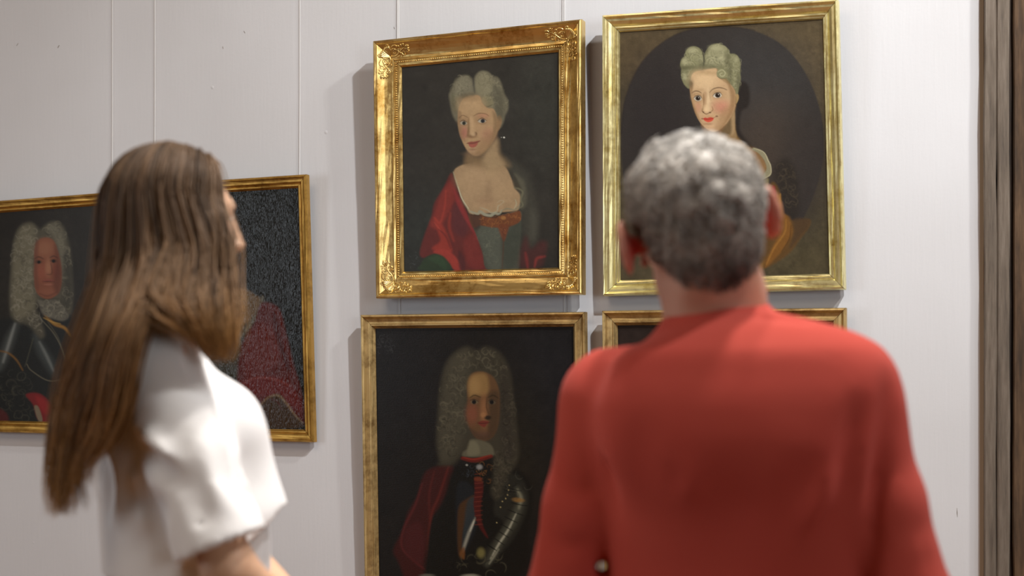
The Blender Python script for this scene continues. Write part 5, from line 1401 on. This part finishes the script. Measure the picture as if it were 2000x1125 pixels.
        QF = np.maximum(Q.F, -pd)
        QF = np.maximum(QF, -np.maximum(dr - .054, pd - .03))
        h_ = np.clip(.5 + .5 * (Ft.F - QF) / .018, 0, 1)
        Ft.F = (Ft.F * (1 - h_) + QF * h_ - .018 * h_ * (1 - h_)).astype(np.float32)
    fl = (X - hc[0]) * f[0] + (Y - hc[1]) * f[1]
    hem = 1.070 + np.clip((fl + .02) / .16, 0, 1) ** 1.3 * .105
    Ft.F = np.maximum(Ft.F, hem - Z).astype(np.float32)
    b_ = at
    Ft.crease([b_(395, 700, 2.02), b_(430, 800, 1.99), b_(470, 930, 2.0), b_(500, 1010, 2.02)], 0.0161, 0.0260)
    Ft.crease([b_(440, 780, 2.06), b_(455, 860, 2.04), b_(472, 950, 2.03), b_(500, 985, 2.05)], 0.0138, 0.0309)
    Ft.crease([b_(520, 880, 2.10), b_(490, 905, 2.08), b_(470, 925, 2.06)], 0.0138, 0.0265)
    Ft.crease([b_(235, 872, 2.04), b_(300, 815, 1.98), b_(385, 790, 1.975)], 0.0069, 0.0133)
    Ft.crease([b_(240, 860, 2.05), b_(300, 905, 1.99), b_(370, 960, 1.97)], 0.0161, 0.0243)
    Ft.crease([b_(255, 830, 2.04), b_(300, 865, 1.98), b_(350, 930, 1.97)], 0.0138, -0.0155)
    Ft.crease([b_(215, 960, 2.08), b_(280, 985, 2.03), b_(340, 985, 2.0)], 0.0161, 0.0199)
    Ft.crease([b_(320, 980, 1.99), b_(290, 1040, 2.02), b_(240, 1080, 2.06)], 0.0161, 0.0243)
    Ft.crease([b_(300, 640, 2.03), b_(310, 700, 1.99), b_(350, 790, 1.98)], 0.0115, 0.0155)
    Ft.crease([b_(350, 650, 2.06), b_(400, 740, 2.03), b_(450, 800, 2.05)], 0.0115, 0.0133)
    Ft.crease([b_(330, 800, 1.98), b_(365, 920, 1.96), b_(400, 1040, 1.97)], 0.0184, 0.0155)
    Ft.crease([b_(380, 790, 1.98), b_(410, 900, 1.96), b_(440, 1020, 1.98)], 0.0161, -0.0133)
    Ft.crease([b_(200, 870, 2.13), b_(215, 940, 2.11), b_(205, 1030, 2.12)], 0.0138, 0.0155)
    Ft.crease([b_(260, 880, 2.04), b_(250, 960, 2.05), b_(280, 1080, 2.04)], 0.0138, -0.0133)
    Ft.crease([b_(520, 920, 2.12), b_(510, 980, 2.1), b_(530, 1030, 2.1)], 0.0115, 0.0155)
    Ft.cap(nb + (0, 0, -.002) + f * .01, nb + (0, 0, .10) + f * .03, .058, .07, .004, 'sub')
    Ft.ell(nb + f * .055 + np.array([0, 0, -.005]), (.05, .05, .045), None, .01, 'sub')
    build(Ft, 't_shirt', m_tee, root, 1)
    # --- long pale skirt worn high
    Fk = Field(axis(-.95, -.15, .010), axis(1.80, 2.62, .010), axis(.10, .95, .014, 1.20, .008))
    SK = [(1.155, 365, .122, .118), (1.10, 366, .124, .122), (1.02, 362, .140, .120), (.94, 352, .165, .125), (.80, 350, .185, .150), (.50, 348, .215, .190), (.14, 345, .250, .230)]
    Fk.stack(rows(0, SK), yaw, .02)
    fx = Fk.xs[:, None, None] - hc[0]; fy = Fk.ys[None, :, None] - hc[1]; ang = np.arctan2(fy, fx); zz = Fk.zs[None, None, :]
    Fk.F = (Fk.F + (.0025 + .010 * np.clip((1.1 - zz) / .9, 0, 1)) * np.sin(ang * 21 + 1.5 * np.sin(ang * 4)) * np.ones_like(Fk.F)).astype(np.float32)
    build(Fk, 'skirt', m_linen, root, 1)
    for sx in (-1, 1):
        an = hc + r * .07 * sx - f * .03; an[2] = .08
        Fo = Field(axis(an[0] - .12, an[0] + .22, .007), axis(an[1] - .12, an[1] + .2, .007), axis(-.01, .11, .006))
        Fo.cap(an - f * .03 + (0, 0, -.043), an + f * .16 + (0, 0, -.047), .038, .031, .03); Fo.cap(an + (0, 0, -.02), an + (0, 0, -.03), .040, .042, .02); Fo.cut_below((0, 0, .001), (0, 0, 1))
        build(Fo, 'shoe', m_white, root, 1)
    # --- hair: middle parting, long, over the near shoulder and down the back
    ks = [0.0, .15, .30, .43, .50, .56, .68, .84, 1.0]
    tb = [[(440, 450, 2.10), (440, 530, 2.08), (446, 600, 2.06), (448, 665, 2.05), (444, 735, 2.06)],
          [(420, 470, 2.10), (422, 550, 2.075), (424, 610, 2.03), (425, 665, 2.02), (438, 740, 2.04)],
          [(388, 470, 2.095), (385, 550, 2.06), (375, 605, 2.005), (400, 650, 2.0), (434, 735, 2.04)],
          [(345, 470, 2.095), (325, 550, 2.05), (315, 605, 1.99), (370, 640, 2.00), (430, 705, 2.05)],
          [(325, 470, 2.095), (300, 550, 2.05), (285, 608, 1.985), (330, 628, 1.985), (410, 670, 2.03)],
          [(305, 470, 2.095), (292, 550, 2.05), (275, 620, 1.98), (250, 690, 1.97), (240, 770, 1.98), (220, 835, 2.0), (180, 880, 2.03), (152, 930, 2.05), (165, 1010, 2.05)],
          [(265, 470, 2.10), (240, 570, 2.06), (215, 660, 2.01), (183, 770, 2.02), (155, 870, 2.05), (148, 950, 2.06), (178, 1000, 2.06), (160, 1055, 2.06)],
          [(232, 470, 2.12), (208, 590, 2.09), (175, 700, 2.08), (142, 800, 2.08), (130, 890, 2.08), (118, 960, 2.07), (114, 1020, 2.07), (150, 1064, 2.07)],
          [(216, 455, 2.18), (192, 560, 2.16), (160, 660, 2.13), (128, 770, 2.11), (114, 870, 2.09), (104, 950, 2.08), (106, 1020, 2.08), (124, 1068, 2.08)]]
    M = 26; M1 = 9
    E = np.array([.087, .101, .099]) * S
    Ec = np.array([0, -.012, .020]) * S
    def head_part(s_, side=1):
        az = math.radians(58 + 122 * s_); out = []
        for t in np.linspace(0, 1, M1):
            el = math.radians(90 - 88 * t)
            rad = math.cos(el); z = math.sin(el)
            y0 = (1 - t) ** 1.5 * (.80 - 1.35 * s_) * .8         # parting runs front to back
            v_ = np.array([side * rad * math.sin(az), rad * math.cos(az) + y0, 0.0])
            n2_ = math.hypot(v_[0], v_[1])
            if n2_ ** 2 + z * z > 1: z = math.sqrt(max(0, 1 - min(n2_, 1) ** 2))
            out.append(HO + HR @ (Ec + np.array([v_[0], v_[1], z]) * E))
        return np.array(out)
    def resample(P, n_):
        d = np.r_[0, np.cumsum(np.linalg.norm(np.diff(P, axis=0), axis=1))]; q = np.linspace(0, d[-1], n_)
        return np.stack([np.interp(q, d, P[:, i]) for i in range(3)], 1)
    tails = [resample(catmull([at(*p) for p in row], 6), M - M1) for row in tb]
    def guide(s_, side=1):
        s_ = min(max(s_, 0), 1); hp = head_part(s_, side)
        i = min(int(np.searchsorted(ks, s_, 'right')) - 1, len(ks) - 2); u = (s_ - ks[i]) / (ks[i + 1] - ks[i])
        if abs(ks[i] - .50) < 1e-6: u = round(u)          # the hair divides here: in front of / behind the shoulder
        tl = tails[i] * (1 - u) + tails[i + 1] * u
        if side < 0:      # the far side falls behind the far shoulder
            h0 = hp[-1]; q = np.linspace(0, 1, len(tl))[:, None]
            back = HO - f * (.085 + .02 * s_) - r * (.075 - .06 * s_)
            tl = h0 * (1 - q) ** 1.6 + back * (1 - (1 - q) ** 1.6); tl[:, 2] = h0[2] - q[:, 0] * (.30 + .12 * s_)
        P = np.vstack([hp, tl]); P = resample(catmull(P[::2], 4), M)
        return P
    rg = np.random.default_rng(12)
    NC, NP = 280, 15
    paths, wd, cols = [], [], []
    tt = np.linspace(0, 1, M)
    c0, c1, c2 = srgb('#5c4836'), srgb('#765839'), srgb('#b98748')
    for c_ in range(NC):
        side = 1 if rg.random() < .76 else -1
        s_ = rg.random(); G = guide(s_, side); G2 = guide(min(1, s_ + .02), side)
        lay = rg.uniform(0, 1); shade = rg.normal() * .30; warm = rg.uniform(-.15, .35)
        wav = rg.uniform(0, 2 * PI)
        for _ in range(NP):
            o = rg.normal(size=3) * np.array([.0045, .0035, .0045]); sp_ = .35 + .8 * np.sin(np.clip(tt * 1.1, 0, 1) * PI * .8) ; sp_[-5:] *= np.linspace(1, .45, 5)
            P = G + o[None] * sp_[:, None] * (1.1 + tt[:, None] * 1.3)
            cen = HO; inward = (cen - P); inward[:, 2] = 0; inward /= np.linalg.norm(inward, axis=1, keepdims=True) + 1e-9
            P = P + inward * (lay * .010 - .005) * (1 - .5 * tt[:, None])
            amp = .0045 * np.clip(tt - .45, 0, 1) * 2 + .010 * np.clip(tt - .86, 0, 1) * 5
            P[:, 0] += amp * np.sin(tt * 16 + wav); P[:, 1] += amp * np.cos(tt * 14 + wav)
            cut = rg.uniform(.86, 1.0) if s_ > .5 else rg.uniform(.88, 1.0)
            P = resample(P[: max(8, int(M * cut))], M)
            paths.append(P); wd.append(rg.uniform(.0009, .0015) * np.clip(np.minimum(1, (1.02 - tt) * 5), .15, 1) * (1 - .25 * tt))
            zk = np.clip((1.66 - P[:, 2]) / .62, 0, 1); k_ = np.clip(zk ** 1.05 * 1.05 + warm * .45 + (.35 * np.clip(tt - .7, 0, 1) * 3.3 if s_ < .52 else 0), 0, 1)[:, None]
            cc = np.where(k_ < .45, c0 + (c1 - c0) * k_ / .45, c1 + (c2 - c1) * (k_ - .45) / .55)
            cols.append(np.clip(cc * (1 + shade + rg.normal() * .10), .01, 1))
    # a few loose hairs around the crown
    strands('hair_strands', np.array(paths), np.array(wd), np.array(cols), m_hairW, root)
    Fh = Field(axis(-.76, -.38, .006), axis(1.95, 2.40, .006), axis(1.14, 1.76, .006))
    Fh.ell(HO + HR @ Ec, E - .013, HR, .02)
    Fh.ell(g(0, .080, -.045), (.062, .068, .088), HR, .01, 'sub')
    def inw(a):
        v = HO + f * -.01 - a; v[2] = 0; return v / (np.linalg.norm(v) + 1e-9)
    for s_ in np.linspace(0, 1, 21):
        G = guide(s_, 1); 
        for a, b, t in zip(G[8:-4], G[9:-3], tt[8:]):
            q = 1 - max(0, t - .35) / .65
            rq = .004 + .008 * q ** 1.5; ia = inw(a) * (rq + .001); ib = inw(b) * (rq + .001); Fh.cap(a + ia, b + ib, rq, rq, .008)
    for s_ in np.linspace(.05, 1, 10):
        G = guide(s_, -1)
        for a, b in zip(G[8:18:1], G[9:19]): Fh.cap(a + inw(a) * .014, b + inw(b) * .014, .012, .012, .01)
    for s_ in np.linspace(.1, .9, 7):
        G = guide(s_, 1)
        for a in G[6:14]: Fh.cap(a + inw(a) * .016, a + (HO * np.array([1, 1, 0]) + np.array([0, 0, a[2]]) - a) * .75, .011, .018, .015)
    hb, Vh = build(Fh, 'hair', m_hairW, root, 2)
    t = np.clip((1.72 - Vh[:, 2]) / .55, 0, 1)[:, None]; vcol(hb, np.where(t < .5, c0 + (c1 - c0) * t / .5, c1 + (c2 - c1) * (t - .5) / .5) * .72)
    return root
woman = build_woman()
